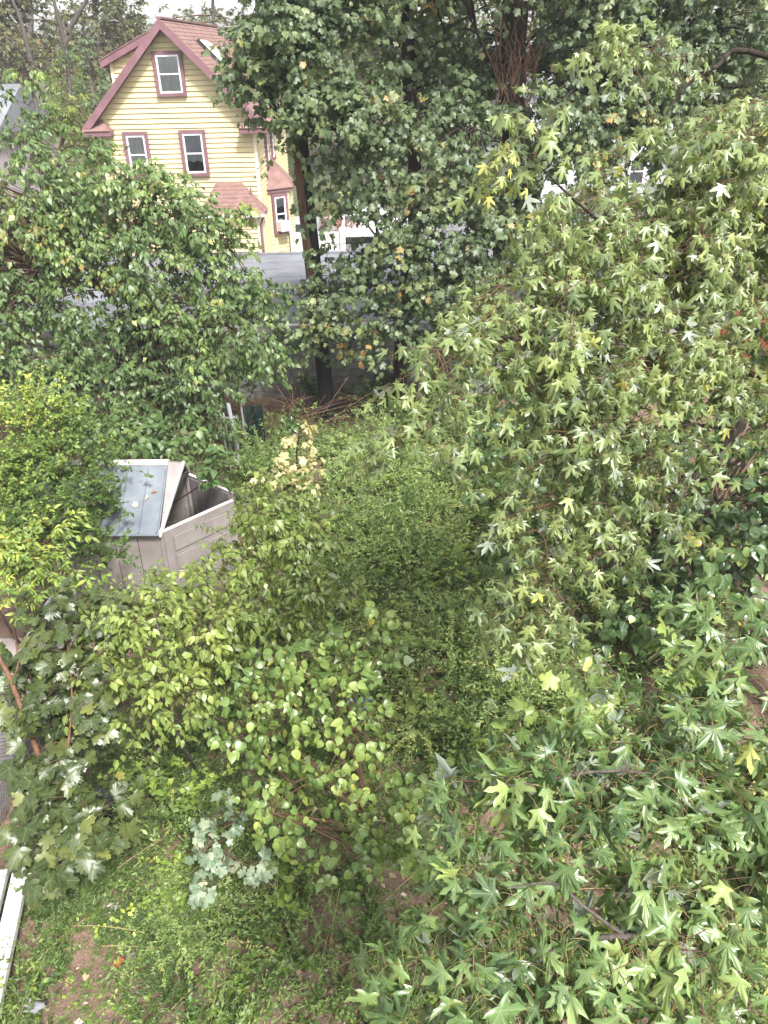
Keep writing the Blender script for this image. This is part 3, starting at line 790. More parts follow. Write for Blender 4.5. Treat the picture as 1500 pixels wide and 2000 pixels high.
for sgn in (-1, 1):
    for k in range(int((7.9 + 2.8) / st_)):
        y0 = 1.6 + k * st_ - (1.4 if sgn > 0 else 0)
        a = np.array([0.004 * sgn, y0, 0.06]); b_ = np.array([0.004 * sgn, y0 + 1.4 * sgn * 1.0, 1.46])
        if sgn < 0: a[1] += 0; 
        ta = np.clip((np.array([1.6, 9.45]) - a[1]) / (b_[1] - a[1]), 0, 1)
        ta.sort()
        p0, p1 = a + (b_ - a) * ta[0], a + (b_ - a) * ta[1]
        if np.linalg.norm(p1 - p0) > 0.05: pts.append([p0, p1])
pts = np.array(pts)
o = bake_tubes('wire_mesh', [(pts, np.full(pts.shape[:2], 0.0032), 4)], M_galvd, cf, (0, 0, 0))
# white boards lying beside the fence
for i, (xa, lab) in enumerate([(-3.93, 'long white board beside the fence, on the weedy side'), (-4.15, 'long white board beside the fence, on the chain link side')]):
    e = MB(); e.box(-0.085, 0.085, -0.95, 0.95, 0, 0.09)
    o = e.build('white_board', M_wpvc, None, 0.008); o.location = (xa, 4.35, 0.2 + 0.03 * i); o.rotation_euler = (0, 0, math.radians(11)); tag(o, lab, 'board')
o = MB().box(-0.03, 0.03, -1.5, 1.5, 0, 0.05).build('black_strip', M_black, None, 0.005); o.location = (-4.04, 4.5, 0.19); o.rotation_euler = (0, 0, math.radians(11))  # black strip that fills the gap between the boards
tag(o, 'narrow black strip in the gap between the two white boards', 'rail')
# black tub under the maple sapling
tb = empty('plastic_tub', (-3.56, 6.0, 0.0)); tag(tb, 'black plastic tub half hidden in weeds under the maple sapling', 'tub')
rr = [(0.20, 0.0), (0.23, 0.2), (0.26, 0.42), (0.285, 0.42), (0.285, 0.46), (0.25, 0.46), (0.22, 0.2), (0.18, 0.05), (0.0, 0.05)]
vv, ff = [], []
for r_, z_ in rr:
    for k in range(20): vv.append((r_ * math.cos(k * math.pi / 10), r_ * math.sin(k * math.pi / 10), z_))
for i in range(len(rr) - 1):
    for k in range(20): ff.append((i * 20 + k, i * 20 + (k + 1) % 20, (i + 1) * 20 + (k + 1) % 20, (i + 1) * 20 + k))
link('tub_body', mesh_from('tub_body', vv, ff, M_black, smooth=True), tb)
for k in (0, 1):
    a = k * math.pi + 0.4
    MB().tube([(0.28 * math.cos(a - 0.25), 0.28 * math.sin(a - 0.25), 0.4), (0.35 * math.cos(a), 0.35 * math.sin(a), 0.41), (0.28 * math.cos(a + 0.25), 0.28 * math.sin(a + 0.25), 0.4)], 0.014, 6).build('handle', M_black, tb)
# steel gate post with two thin bars and the dark green windscreen behind
gp = empty('gate_post', (-3.12, 15.0, 0)); tag(gp, 'leaning galvanised gate post with two thin bars by the green screen', 'gate post')
MB().tube([(0.03, 0, -0.2), (-0.10, 0, 1.72)], 0.045, 12).build('post', M_galv, gp, smooth=True)
for k, dxx in enumerate((-0.14, -0.24)):
    MB().tube([(dxx + 0.03, 0.02, -0.1), (dxx - 0.09, 0.02, 1.5 - 0.12 * k)], 0.019, 8).build('bar', M_galv, gp, smooth=True)
for zz in (0.5, 1.0, 1.4):
    MB().box(-0.30 - 0.06 * zz, 0.04 - 0.06 * zz, -0.012, 0.012, zz - 0.012, zz + 0.012).build('bracket', M_galv, gp)
gs = empty('windscreen_fence', (-2.95, 15.6, 0)); tag(gs, 'dark green fabric windscreen on a post behind the gate post', 'screen')
sv_, sf_ = [], []
for i in range(13):
    for j in range(8): sv_.append((i * 0.036 - 0.1, 0.03 * math.sin(i * 1.1 + j * 0.4), j * 0.2))
for i in range(12):
    for j in range(7): sf_.append((i * 8 + j, (i + 1) * 8 + j, (i + 1) * 8 + j + 1, i * 8 + j + 1))
o = link('fabric', mesh_from('fabric', sv_, sf_, M_green, smooth=True), gs)
o.modifiers.new('solid', 'SOLIDIFY').thickness = 0.006
MB().tube([(-0.12, 0.02, -0.2), (-0.12, 0.02, 2.0)], 0.03, 8).build('post', M_galv, gs)
# red wooden fence on the right
wf = empty('wooden_fence', (9.4, 21.0, 0)); tag(wf, 'red brown vertical board fence behind the drooping maple', 'fence')
bmv = MB().box(-0.068, 0.068, -0.011, 0.011, 0.25, 2.35)
bme = mesh_from('board', bmv.v, bmv.f, M_wood)
for k in range(46):
    o = link('board', bme, wf, (k * 0.143, rng.normal(0, 0.006), rng.normal(0, 0.012)), (0, rng.normal(0, 0.006), 0))
for zz in (0.6, 2.0): MB().box(-0.1, 6.6, 0.02, 0.07, zz, zz + 0.09).build('rail', M_wood, wf)
for k in range(4): MB().box(k * 2.1 - 0.05, k * 2.1 + 0.05, 0.075, 0.175, -0.2, 2.3).build('post', M_wood, wf)
# white picket fence of the house across the way
pf = empty('picket_fence', (-3.1, 31.0, 0.3)); tag(pf, 'white board fence beside the yellow house bay', 'fence')
bmv = MB().box(-0.07, 0.07, -0.012, 0.012, 0, 1.75)
bme = mesh_from('board', bmv.v, bmv.f, M_wpvc)
for k in range(12): link('board', bme, pf, (k * 0.15 - 0.1, 0, 0))
for k in range(14): link('board', bme, pf, (1.66, 0.1 + k * 0.15, 0), (0, 0, math.pi / 2))
for xx, yy in ((-0.25, 0), (1.68, -0.02), (1.68, 2.2)): MB().box(xx - 0.06, xx + 0.06, yy - 0.06, yy + 0.06, 0, 1.9).build('post', M_wpvc, pf)
MB().box(-0.2, 1.62, 0.02, 0.06, 1.55, 1.64).box(-0.2, 1.62, 0.02, 0.06, 0.2, 0.3).build('rail', M_wpvc, pf)
# white house far behind the maples and a mauve one far left
def far_house(name, label, x, y, wdt, dep, hgt, rh, wm, rm, rz=0.0):
    h = empty(name, (x, y, 0.3), rz); tag(h, label, 'house')
    MB().box(-wdt / 2, wdt / 2, 0, dep, 0, hgt).build('wall', wm, h)
    MB().prism([(-wdt / 2 - 0.35, -0.35, hgt + 0.003), (-wdt / 2 - 0.35, dep + 0.35, hgt + 0.003), (-wdt / 2 - 0.35, dep / 2, hgt + rh)], (wdt + 0.7, 0, 0)).build('roof', rm, h)
    for i in range(int(wdt // 2.2)):
        for zz in (0.9, 3.6):
            if zz + 1.4 < hgt:
                xx = -wdt / 2 + 1.1 + i * 2.2
                wn_ = MB().box(xx - 0.45, xx + 0.45, -0.03, 0.01, zz, zz + 1.35).build('window', M_white, h)
                MB().box(xx - 0.37, xx + 0.37, -0.034, -0.0305, zz + 0.08, zz + 0.65).box(xx - 0.37, xx + 0.37, -0.034, -0.0305, zz + 0.72, zz + 1.27).build('pane', M_dark, wn_)
    return h
M_pale = surf('pale_siding', (0.36, 0.37, 0.38), (0.46, 0.47, 0.48), 1, 0.7, 0.1)
M_mwall = surf('mauve_wall', (0.34, 0.27, 0.31), (0.42, 0.34, 0.38), 1, 0.7, 0.1)
far_house('white_house', 'white two storey house behind the dark maples', 12.5, 47, 11, 8, 5.6, 2.4, M_pale, M_roofing)
far_house('mauve_house', 'pale mauve house beyond the trees on the yellow house dormer side', -22.5, 40, 9, 8, 4.6, 2.0, M_mwall, M_roofing)

# ------------------------------------------------------------------ parked cars across the street
M_tyre = surf('tyre_rubber', (0.012, 0.012, 0.012), (0.025, 0.025, 0.025), 5, 0.85, 0.1)
M_cglass = surf('car_glass', (0.02, 0.025, 0.03), (0.04, 0.045, 0.05), 2, 0.08, 0, 0.8)
M_lamp = surf('car_lamp', (0.55, 0.08, 0.05), (0.62, 0.1, 0.06), 2, 0.2, 0, 0.6)
def car_parts(paint):
    prof = [(-2.15, 0.35), (-2.2, 0.62), (-2.1, 0.92), (-1.5, 1.0), (-0.85, 1.42), (0.75, 1.46), (1.55, 1.02), (2.05, 0.95), (2.2, 0.65), (2.15, 0.35)]
    rings = []
    for yy, k in ((-0.86, 0.97), (-0.8, 1.0), (0.8, 1.0), (0.86, 0.97)):
        rings.append([(x * k, yy * (0.84 if z_ > 1.2 else 1), 0.35 + (z_ - 0.35) * k) for x, z_ in prof])
    n = len(prof); v = [p for r in rings for p in r]; f = []
    for i in range(3):
        for k in range(n): f.append((i * n + k, i * n + (k + 1) % n, (i + 1) * n + (k + 1) % n, (i + 1) * n + k))
    f += [tuple(range(n)), tuple(range(3 * n, 4 * n))[::-1]]
    parts = [('body', mesh_from('body', v, f, paint), (0, 0, 0))]
    for s in (-1, 1):
        y_ = s * 0.80
        parts.append(('side_window', mesh_from('side_window', [(-1.25, y_ + s * .06, 1.04), (-0.05, y_ + s * .065, 1.04), (-0.05, y_ * 0.9, 1.38), (-0.8, y_ * 0.9, 1.36)], [(0, 1, 2, 3)], M_cglass), (0, 0, 0)))
        parts.append(('side_window', mesh_from('side_window', [(0.02, y_ + s * .065, 1.04), (1.3, y_ + s * .06, 1.04), (0.72, y_ * 0.9, 1.39), (0.02, y_ * 0.9, 1.39)], [(0, 1, 2, 3)], M_cglass), (0, 0, 0)))
    parts.append(('windscreen', mesh_from('windscreen', [(1.5, -0.72, 1.065), (1.5, 0.72, 1.065), (0.82, 0.62, 1.46), (0.82, -0.62, 1.46)], [(0, 1, 2, 3)], M_cglass), (0, 0, 0)))
    parts.append(('rear_window', mesh_from('rear_window', [(-1.45, 0.72, 1.055), (-1.45, -0.72, 1.055), (-0.92, -0.62, 1.42), (-0.92, 0.62, 1.42)], [(0, 1, 2, 3)], M_cglass), (0, 0, 0)))
    wv, wfc = [], []
    for k in range(18):
        a = k * math.pi / 9
        wv += [(0.33 * math.cos(a), -0.1, 0.33 * math.sin(a)), (0.33 * math.cos(a), 0.1, 0.33 * math.sin(a))]
    for k in range(18): wfc.append((2 * k, 2 * k + 1, (2 * k + 3) % 36, (2 * k + 2) % 36))
    wfc += [tuple(range(0, 36, 2))[::-1], tuple(range(1, 36, 2))]
    wm = mesh_from('wheel', wv, wfc, M_tyre)
    for x in (-1.35, 1.35):
        for s in (-1, 1): parts.append(('wheel', wm, (x, s * 0.8, 0.33)))
    lm = MB().box(-0.02, 0.02, -0.16, 0.16, -0.07, 0.07); lme = mesh_from('tail_light', lm.v, lm.f, M_lamp)
    for s in (-1, 1): parts.append(('tail_light', lme, (-2.17, s * 0.6, 0.78)))
    return parts
for (x, y, rz, c, lab) in [(-3.2, 34.6, 1.5, (0.25, 0.26, 0.28), 'silver car parked behind the yellow house bay'),
                           (-0.6, 37.2, 0.05, (0.50, 0.50, 0.50), 'white car parked in the street beyond the leaning pole'),
                           (6.5, 36.8, 0.02, (0.50, 0.50, 0.50), 'white car parked in the street behind the thick maple trunk')]:
    pm = surf('car_paint', tuple(0.92 * k for k in c), c, 2, 0.25, 0, 0.6)
    e = empty('parked_car', (x, y, 0.42), rz); tag(e, lab, 'car', 'cars parked across the street')
    for nm, me, lc in car_parts(pm): link(nm, me, e, lc)

# ------------------------------------------------------------------ plant materials
M_bark = surf('dark_bark', (0.012, 0.010, 0.009), (0.060, 0.048, 0.040), 4, 0.95, 1.0, 0.1, 9, stretch=(4, 4, 0.6), bscale=18)
M_barkg = surf('grey_bark', (0.05, 0.042, 0.038), (0.13, 0.11, 0.10), 5, 0.95, 0.6, 0.1, 9, stretch=(4, 4, 0.8), bscale=24)
M_barkr = surf('red_brown_bark', (0.085, 0.042, 0.026), (0.19, 0.10, 0.062), 6, 0.8, 0.5, 0.2, 9, stretch=(3, 3, 1.5), bscale=40)
M_twig = surf('brown_twig', (0.05, 0.03, 0.022), (0.13, 0.08, 0.055), 5, 0.85, 0)
M_twigr = surf('reddish_twig', (0.07, 0.035, 0.025), (0.15, 0.08, 0.05), 5, 0.7, 0)
M_stalk = surf('yellow_leaf_stalk', (0.18, 0.17, 0.06), (0.27, 0.22, 0.09), 4, 0.6, 0)
M_dry = surf('dry_stem', (0.30, 0.20, 0.09), (0.45, 0.34, 0.18), 4, 0.8, 0)
M_gstem = surf('green_stem', (0.10, 0.13, 0.04), (0.20, 0.22, 0.08), 4, 0.7, 0)

L_silver = leaf_mat('silver_maple_leaf', [(0, (0.046, 0.074, 0.024)), (0.35, (0.121, 0.172, 0.057)), (0.62, (0.213, 0.268, 0.093)), (0.85, (0.276, 0.309, 0.093)), (1, (0.505, 0.451, 0.111))], (0.22, 0.25, 0.20), 0.36, 0.26, (0.24, 0.27, 0.12), 0.6, 0.93, (0.26, 0.25, 0.07))
L_silvern = leaf_mat('young_silver_maple_leaf', [(0, (0.045, 0.088, 0.028)), (0.35, (0.095, 0.160, 0.054)), (0.62, (0.173, 0.251, 0.087)), (0.85, (0.296, 0.363, 0.112)), (1, (0.522, 0.501, 0.135))], (0.22, 0.26, 0.20), 0.34, 0.27, (0.24, 0.29, 0.13), 0.6, 0.93, (0.24, 0.26, 0.06))
L_norway = leaf_mat('norway_maple_leaf', [(0, (0.033, 0.057, 0.025)), (0.4, (0.069, 0.103, 0.044)), (0.7, (0.118, 0.158, 0.068)), (0.88, (0.208, 0.231, 0.078)), (1, (0.357, 0.200, 0.064))], (0.15, 0.19, 0.12), 0.46, 0.26, (0.12, 0.16, 0.075), 0.5)
L_sap = leaf_mat('maple_sapling_leaf', [(0, (0.022, 0.038, 0.009)), (0.4, (0.048, 0.070, 0.018)), (0.7, (0.096, 0.115, 0.030)), (0.9, (0.156, 0.170, 0.038)), (1, (0.312, 0.200, 0.045))], (0.14, 0.18, 0.10), 0.38, 0.24, (0.13, 0.18, 0.07), 0.6, 0.9, (0.11, 0.12, 0.04))
L_vine = leaf_mat('vine_leaf', [(0, (0.028, 0.061, 0.017)), (0.4, (0.063, 0.114, 0.032)), (0.7, (0.120, 0.183, 0.055)), (0.9, (0.225, 0.295, 0.078)), (1, (0.300, 0.224, 0.069))], (0.16, 0.21, 0.10), 0.45, 0.28, (0.15, 0.20, 0.08), 0.55)
L_elder = leaf_mat('box_elder_leaf', [(0, (0.052, 0.087, 0.018)), (0.35, (0.109, 0.160, 0.032)), (0.65, (0.189, 0.251, 0.054)), (0.88, (0.274, 0.347, 0.085)), (1, (0.359, 0.384, 0.100))], (0.22, 0.26, 0.12), 0.42, 0.32, (0.30, 0.31, 0.12), 0.5)
L_mulb = leaf_mat('mulberry_leaf', [(0, (0.050, 0.092, 0.021)), (0.35, (0.110, 0.173, 0.040)), (0.65, (0.200, 0.267, 0.068)), (0.88, (0.340, 0.387, 0.097)), (1, (0.500, 0.460, 0.072))], (0.22, 0.28, 0.15), 0.36, 0.28, (0.22, 0.27, 0.11), 0.55, 0.9)
L_fine = leaf_mat('locust_leaf', [(0, (0.044, 0.083, 0.018)), (0.4, (0.105, 0.171, 0.033)), (0.7, (0.220, 0.297, 0.055)), (0.9, (0.396, 0.440, 0.088)), (1, (0.506, 0.462, 0.088))], (0.16, 0.22, 0.08), 0.5, 0.34)
L_weed = leaf_mat('weed_leaf', [(0, (0.047, 0.086, 0.019)), (0.4, (0.093, 0.149, 0.035)), (0.7, (0.167, 0.238, 0.065)), (0.9, (0.265, 0.335, 0.108)), (1, (0.353, 0.346, 0.115))], (0.24, 0.29, 0.19), 0.48, 0.28)
L_cover = leaf_mat('ground_cover_leaf', [(0, (0.034, 0.071, 0.014)), (0.4, (0.084, 0.149, 0.025)), (0.7, (0.186, 0.266, 0.043)), (0.9, (0.324, 0.402, 0.067)), (1, (0.432, 0.389, 0.086))], (0.14, 0.18, 0.07), 0.46, 0.3, (0.16, 0.2, 0.06))
L_round = leaf_mat('knotweed_leaf', [(0, (0.022, 0.050, 0.015)), (0.4, (0.046, 0.091, 0.025)), (0.7, (0.096, 0.152, 0.043)), (0.9, (0.250, 0.275, 0.064)), (1, (0.469, 0.385, 0.075))], (0.12, 0.17, 0.09), 0.32, 0.22, (0.11, 0.16, 0.07), 0.55)
L_cream = leaf_mat('cream_leaf', [(0, (0.28, 0.19, 0.11)), (0.3, (0.34, 0.31, 0.14)), (0.6, (0.44, 0.41, 0.22)), (1, (0.50, 0.46, 0.32))], (0.42, 0.39, 0.27), 0.5, 0.3, (0.45, 0.38, 0.15))
L_far = leaf_mat('far_leaf', [(0, (0.045, 0.050, 0.024)), (0.4, (0.085, 0.092, 0.040)), (0.7, (0.15, 0.145, 0.060)), (0.9, (0.24, 0.19, 0.075)), (1, (0.32, 0.17, 0.06))], (0.14, 0.15, 0.08), 0.55, 0.3)
L_farg = leaf_mat('far_bright_leaf', [(0, (0.055, 0.085, 0.02)), (0.4, (0.12, 0.165, 0.04)), (0.7, (0.22, 0.26, 0.06)), (1, (0.34, 0.34, 0.09))], (0.2, 0.24, 0.09), 0.5, 0.36)
L_litter = leaf_mat('fallen_leaf', [(0, (0.10, 0.055, 0.03)), (0.4, (0.22, 0.14, 0.08)), (0.7, (0.36, 0.26, 0.16)), (0.9, (0.50, 0.44, 0.36)), (1, (0.46, 0.15, 0.05))], (0.4, 0.35, 0.28), 0.7, 0.15)

def make_tree(name, label, cat, base, lobes, tpl, mat, limbs, bark, twig, group=None, single=0, stalks=None, single_tpl=None, **kw):
    """limbs: list of (points, r0, r1), the first is the trunk"""
    t = empty(name, base); tag(t, label, cat, group)
    ltb, lps = limb_tubes(limbs)
    bake_tubes('trunk', ltb[:1], bark, t, base)
    for tb_ in ltb[1:]: bake_tubes('limb', [tb_], bark, t, base)
    data, tubes, pet = crown(lobes, limbs=lps, **kw)
    bake_tubes('twigwork', tubes, twig, t, base, 'stuff')
    if single:
        dist = np.linalg.norm(data[0] - CAM, axis=1) / np.maximum(data[3], 0.01)
        rel = data[0] - CAM
        zc = rel @ FWD; u = rel @ _r / zc; v = rel @ _u / zc
        dist = dist + 1e4 * ((np.abs(u) > 0.5) | (np.abs(v) > 0.667))
        order = np.argsort(dist)
        m = np.zeros(len(dist), bool); m[order[:single]] = True
        single_leaves(subset(data, m), single_tpl or tpl, mat, t, base)
        bake('crown', subset(data, ~m), tpl, mat, t, base)
    else:
        bake('crown', data, tpl, mat, t, base)
    if stalks:
        if kw.get('dens', 0) < 35: pet = pet[:, ::2]
        bake_tubes('leaf_stalk', [(pet, np.full(pet.shape[:2], kw.get('size', 0.1) * 0.011), 3)], stalks, t, base, 'stuff')
    return t

# ------------------------------------------------------------------ big dark maples behind (broad leaves, vines on the trunks)
def dpt(px, py, D): return at(px, py, D)
KW_N = dict(dens=6.8, nsp=8, nl=9, L=0.65, size=0.118, rc=0.4, petiole=0.10, droop=0.75, flat=0.6, nrm=(-0.1, -0.45, 0.9), nsig=0.42, tintf=lambda p: 0.16 * np.sin(p[..., 0] * 1.7 + p[..., 2] * 1.1) * np.sin(p[..., 2] * 1.9 - p[..., 1]) + 0.05, brad=0.018, twr=0.006, out=0.7)
A0 = np.array([0.45, 18.55, 0.1])
make_tree('maple_tree', 'tall slim dark trunked maple whose leafy limbs hang round the utility pole', 'tree', A0,
    [lobeD(545, 60, 17.2, 80, 60), lobeD(520, 150, 17.0, 35, 40), lobeD(600, 225, 16.6, 45, 50), lobeD(650, 70, 17.2, 100, 70), lobeD(535, 235, 17.0, 25, 30), lobeD(570, 40, 16.7, 60, 35),
     lobeD(690, 190, 16.8, 85, 80), lobeD(705, 315, 16.6, 65, 45), lobeD(790, 60, 19.4, 85, 65), lobeD(875, 195, 18.6, 60, 75), lobeD(885, 320, 16.9, 65, 45), lobeD(660, 370, 16.8, 30, 25),
     lobeD(775, 480, 16.8, 60, 40), lobeD(870, 490, 16.4, 75, 55), lobeD(640, 560, 16.7, 45, 50), lobeD(605, 610, 16.7, 30, 40), lobeD(700, 620, 16.6, 45, 40), lobeD(720, 540, 17.0, 40, 30),
     lobeD(800, 600, 16.4, 65, 50), lobeD(890, 610, 16.1, 65, 50), lobeD(835, 690, 16.4, 45, 32), lobeD(580, -90, 17.5, 140, 80), lobeD(780, -100, 17.5, 150, 80), lobeD(635, 650, 16.7, 30, 24), lobeD(500, 90, 17.3, 40, 50), lobeD(560, 130, 17.2, 40, 40), lobeD(640, 290, 17.0, 30, 40), lobeD(760, 250, 17.4, 50, 50), lobeD(960, 330, 17.6, 50, 50), lobeD(750, 400, 17.1, 35, 22), lobeD(690, 490, 17.2, 30, 25), lobeD(560, 590, 17.0, 18, 30), lobeD(745, 580, 16.9, 35, 35), lobeD(600, 150, 16.8, 45, 30)],
    NORWAY_LO, L_norway,
    [([A0 + (0, 0, -0.5), dpt(785, 640, 18.5), dpt(812, 415, 18.5), dpt(800, 180, 18.5), dpt(792, -60, 18.5), dpt(800, -260, 18.6)], 0.19, 0.11),
     ([dpt(795, 90, 18.5), dpt(740, 70, 18.2), dpt(660, 30, 17.9), dpt(560, 40, 17.8)], 0.07, 0.02),
     ([dpt(806, 300, 18.5), dpt(720, 280, 18), dpt(640, 250, 17.5), dpt(540, 250, 17.3)], 0.06, 0.015),
     ([dpt(803, 250, 18.5), dpt(850, 240, 18), dpt(930, 250, 17.4)], 0.05, 0.015),
     ([dpt(810, 390, 18.5), dpt(760, 470, 17.8), dpt(690, 560, 17.2), dpt(630, 620, 17.1)], 0.05, 0.012),
     ([dpt(808, 480, 18.5), dpt(850, 560, 17.4), dpt(880, 640, 16.7)], 0.05, 0.012),
     ([dpt(800, 120, 18.5), dpt(870, 60, 18.2), dpt(950, 10, 18)], 0.06, 0.015)],
    M_bark, M_bark, single=250, **KW_N)
B0 = np.array([4.0, 19.0, 0.0])
make_tree('maple_tree', 'thick dark trunked maple wrapped in bare hanging vines', 'tree', B0,
    [lobeD(920, 70, 20.2, 70, 80), lobeD(1100, 60, 20.4, 70, 50), lobeD(960, 400, 17.00, 80, 60), lobeD(1110, 240, 17.50, 110, 60), lobeD(1230, 60, 18.30, 110, 80), lobeD(1230, 225, 17.50, 110, 60),
     lobeD(1350, 120, 17.90, 100, 80), lobeD(1330, 230, 17.50, 80, 50), lobeD(1450, 40, 18.30, 100, 90), lobeD(960, 540, 16.70, 60, 50), lobeD(1000, -110, 18.50, 170, 80), lobeD(1250, -90, 18.50, 170, 80), lobeD(1180, 140, 18.00, 60, 60), lobeD(940, 220, 20.0, 40, 60), lobeD(1000, 470, 17.90, 50, 50), lobeD(1080, 290, 17.10, 60, 30), lobeD(1120, 130, 19.4, 60, 40), lobeD(1290, 160, 18.4, 60, 40), lobeD(1400, 200, 18.2, 60, 50), lobeD(1180, 20, 19, 60, 40)],
    NORWAY_LO, L_norway,
    [([B0 + (0, 0, -0.4), dpt(1062, 620, 19.0), dpt(1048, 480, 19.0), dpt(1020, 340, 19.0), dpt(1002, 220, 19.0), dpt(1005, 60, 19.0), dpt(1015, -120, 19.0), dpt(1020, -300, 19.2)], 0.36, 0.25),
     ([dpt(1010, 120, 19), dpt(1090, 140, 18.6), dpt(1180, 180, 18.2), dpt(1300, 210, 18)], 0.09, 0.02),
     ([dpt(1012, 0, 19), dpt(1110, -10, 18.8), dpt(1240, 30, 18.6), dpt(1400, 60, 18.5)], 0.09, 0.02),
     ([dpt(1010, 200, 19), dpt(960, 120, 18.7), dpt(920, 40, 18.5)], 0.07, 0.02),
     ([dpt(1240, 30, 18.6), dpt(1238, 100, 18.5), dpt(1235, 170, 18.3)], 0.035, 0.01),
     ([dpt(1045, 440, 19), dpt(1000, 430, 18.2), dpt(950, 460, 17.5)], 0.06, 0.015)],
    M_bark, M_bark, **KW_N)
# bare vines hanging along the thick trunk
vt = []
for k in range(34):
    px, py0_ = rng.uniform(955, 1050), rng.uniform(-60, 120)
    n_ = 7; yy = np.linspace(py0_, py0_ + rng.uniform(120, 280), n_)
    vt.append([at(px + (1000 - px) * 0.3 * i / n_ + rng.normal(0, 9), yy[i], 18.45 + rng.normal(0, 0.08)) for i in range(n_)])
vt = np.array(vt)
vn = empty('hanging_vine', B0 + (0, -0.6, 0)); tag(vn, 'tangle of bare brown vines hanging down the thick maple trunk', 'vine')
bake_tubes('vine_stem', [(vt, np.full(vt.shape[:2], 0.008), 4)], M_twigr, vn, B0 + (0, -0.6, 0), 'stuff')

# ------------------------------------------------------------------ vine mound on the left
V0 = np.array([-5.2, 16.3, 0.0])
def vine_t(p): return 0.10 * np.sin(p[..., 0] * 1.3 + p[..., 2] * 2.1) + 0.05 * (p[..., 2] - 3) + 0.08
make_tree('vine_thicket', 'rounded thicket of glossy pointed vine leaves smothering a tree before the garage', 'vine', V0,
    [lobeD(60, 370, 16.8, 90, 70), lobeD(180, 365, 16.8, 90, 60), lobeD(300, 402, 16.7, 90, 55), lobeD(400, 440, 16.6, 60, 45), lobeD(445, 430, 16.5, 28, 24), lobeD(440, 540, 16.5, 55, 45), lobeD(60, 500, 16.6, 75, 60),
     lobeD(300, 500, 16.4, 110, 60), lobeD(160, 490, 16.5, 90, 55), lobeD(120, 580, 16.0, 60, 35), lobeD(280, 590, 16.0, 60, 40), lobeD(350, 650, 15.8, 80, 55), lobeD(80, 660, 16.0, 75, 45), lobeD(200, 680, 15.9, 65, 40),
     lobeD(450, 640, 15.9, 60, 60), lobeD(330, 760, 15.4, 65, 45), lobeD(405, 740, 15.4, 50, 35), lobeD(200, 770, 15.6, 80, 40), lobeD(70, 740, 15.8, 60, 35), lobeD(510, 700, 15.8, 40, 40), lobeD(500, 590, 16.3, 25, 32), lobeD(290, 845, 14.9, 80, 28), lobeD(110, 730, 15.6, 70, 30), lobeD(250, 715, 15.7, 50, 30), lobeD(40, 610, 16.2, 40, 28), lobeD(390, 690, 15.7, 50, 40), lobeD(420, 810, 15.2, 40, 28), lobeD(230, 830, 15.0, 60, 25), lobeD(-80, 450, 16.8, 90, 140), lobeD(-70, 650, 16.2, 80, 90)],
    DIAMOND, L_vine,
    [([V0 + (0, 0, -0.3), V0 + (0.1, 0, 1.5), V0 + (-0.1, 0.1, 3.2), V0 + (0.1, 0.1, 5)], 0.13, 0.05),
     ([V0 + (0, 0, 1.6), at(300, 620, 16), at(180, 560, 16.2), at(60, 520, 16.4)], 0.06, 0.02),
     ([V0 + (-1.6, 0.2, -0.2), at(240, 640, 16.1), at(180, 540, 16.3), at(120, 420, 16.6)], 0.08, 0.03),
     ([V0 + (0, 0, 2.4), at(350, 480, 16.4), at(440, 450, 16.4)], 0.05, 0.02)],
    M_bark, M_twig, single=250, single_tpl=OVATE, dens=13, nsp=9, nl=10, L=0.5, size=0.118, rc=0.32, petiole=0.03, droop=0.9, flat=0.7, nrm=(-0.15, -0.6, 0.8), nsig=0.3, brad=0.010, out=0.8, tintf=vine_t)
V1 = np.array([-8.8, 18.2, 0.0])
make_tree('vine_thicket', 'ragged vine shoots climbing above the rounded thicket beside the conical pale tree', 'vine', V1,
    [lobeD(45, 155, 19, 30, 8), lobeD(30, 200, 19, 25, 25), lobeD(95, 250, 18.6, 30, 35), lobeD(30, 280, 18.6, 40, 30), lobeD(150, 295, 18.3, 35, 18)], OVATE, L_vine,
    [([V1 + (0, 0, -0.3), V1 + (0.1, 0, 3), at(70, 260, 18.6), at(60, 160, 19)], 0.1, 0.03)],
    M_barkg, M_twig, dens=7, nsp=7, nl=9, L=0.55, size=0.13, rc=0.3, petiole=0.03, droop=1.0, flat=0.7, nrm=(-0.15, -0.6, 0.8), brad=0.010, out=0.8)
# bare brown brambles in the shade between thicket and pole
bt = []
for k in range(140):
    p0 = np.array([rng.uniform(-3.6, -1.6), rng.uniform(15.4, 17.2), rng.uniform(0, 0.6)])
    dv = np.array([rng.normal(0, 0.7), rng.normal(0, 0.4), rng.uniform(0.5, 1.9)])
    tt = np.linspace(0, 1, 7)[:, None]
    q = p0 + dv * tt; q[:, 2] -= rng.uniform(0, 1.2) * tt[:, 0] ** 2; q[:, 0] += rng.normal(0, 0.5) * tt[:, 0] ** 2
    bt.append(q)
bt = np.array(bt)
br = empty('bramble', (-2.6, 16.2, 0)); tag(br, 'tangle of bare brown bramble stems between the gate post and the pole', 'bramble')
bake_tubes('bramble_stem', [(bt, np.full(bt.shape[:2], 0.008), 4)], M_twigr, br, (-2.6, 16.2, 0), 'stuff')

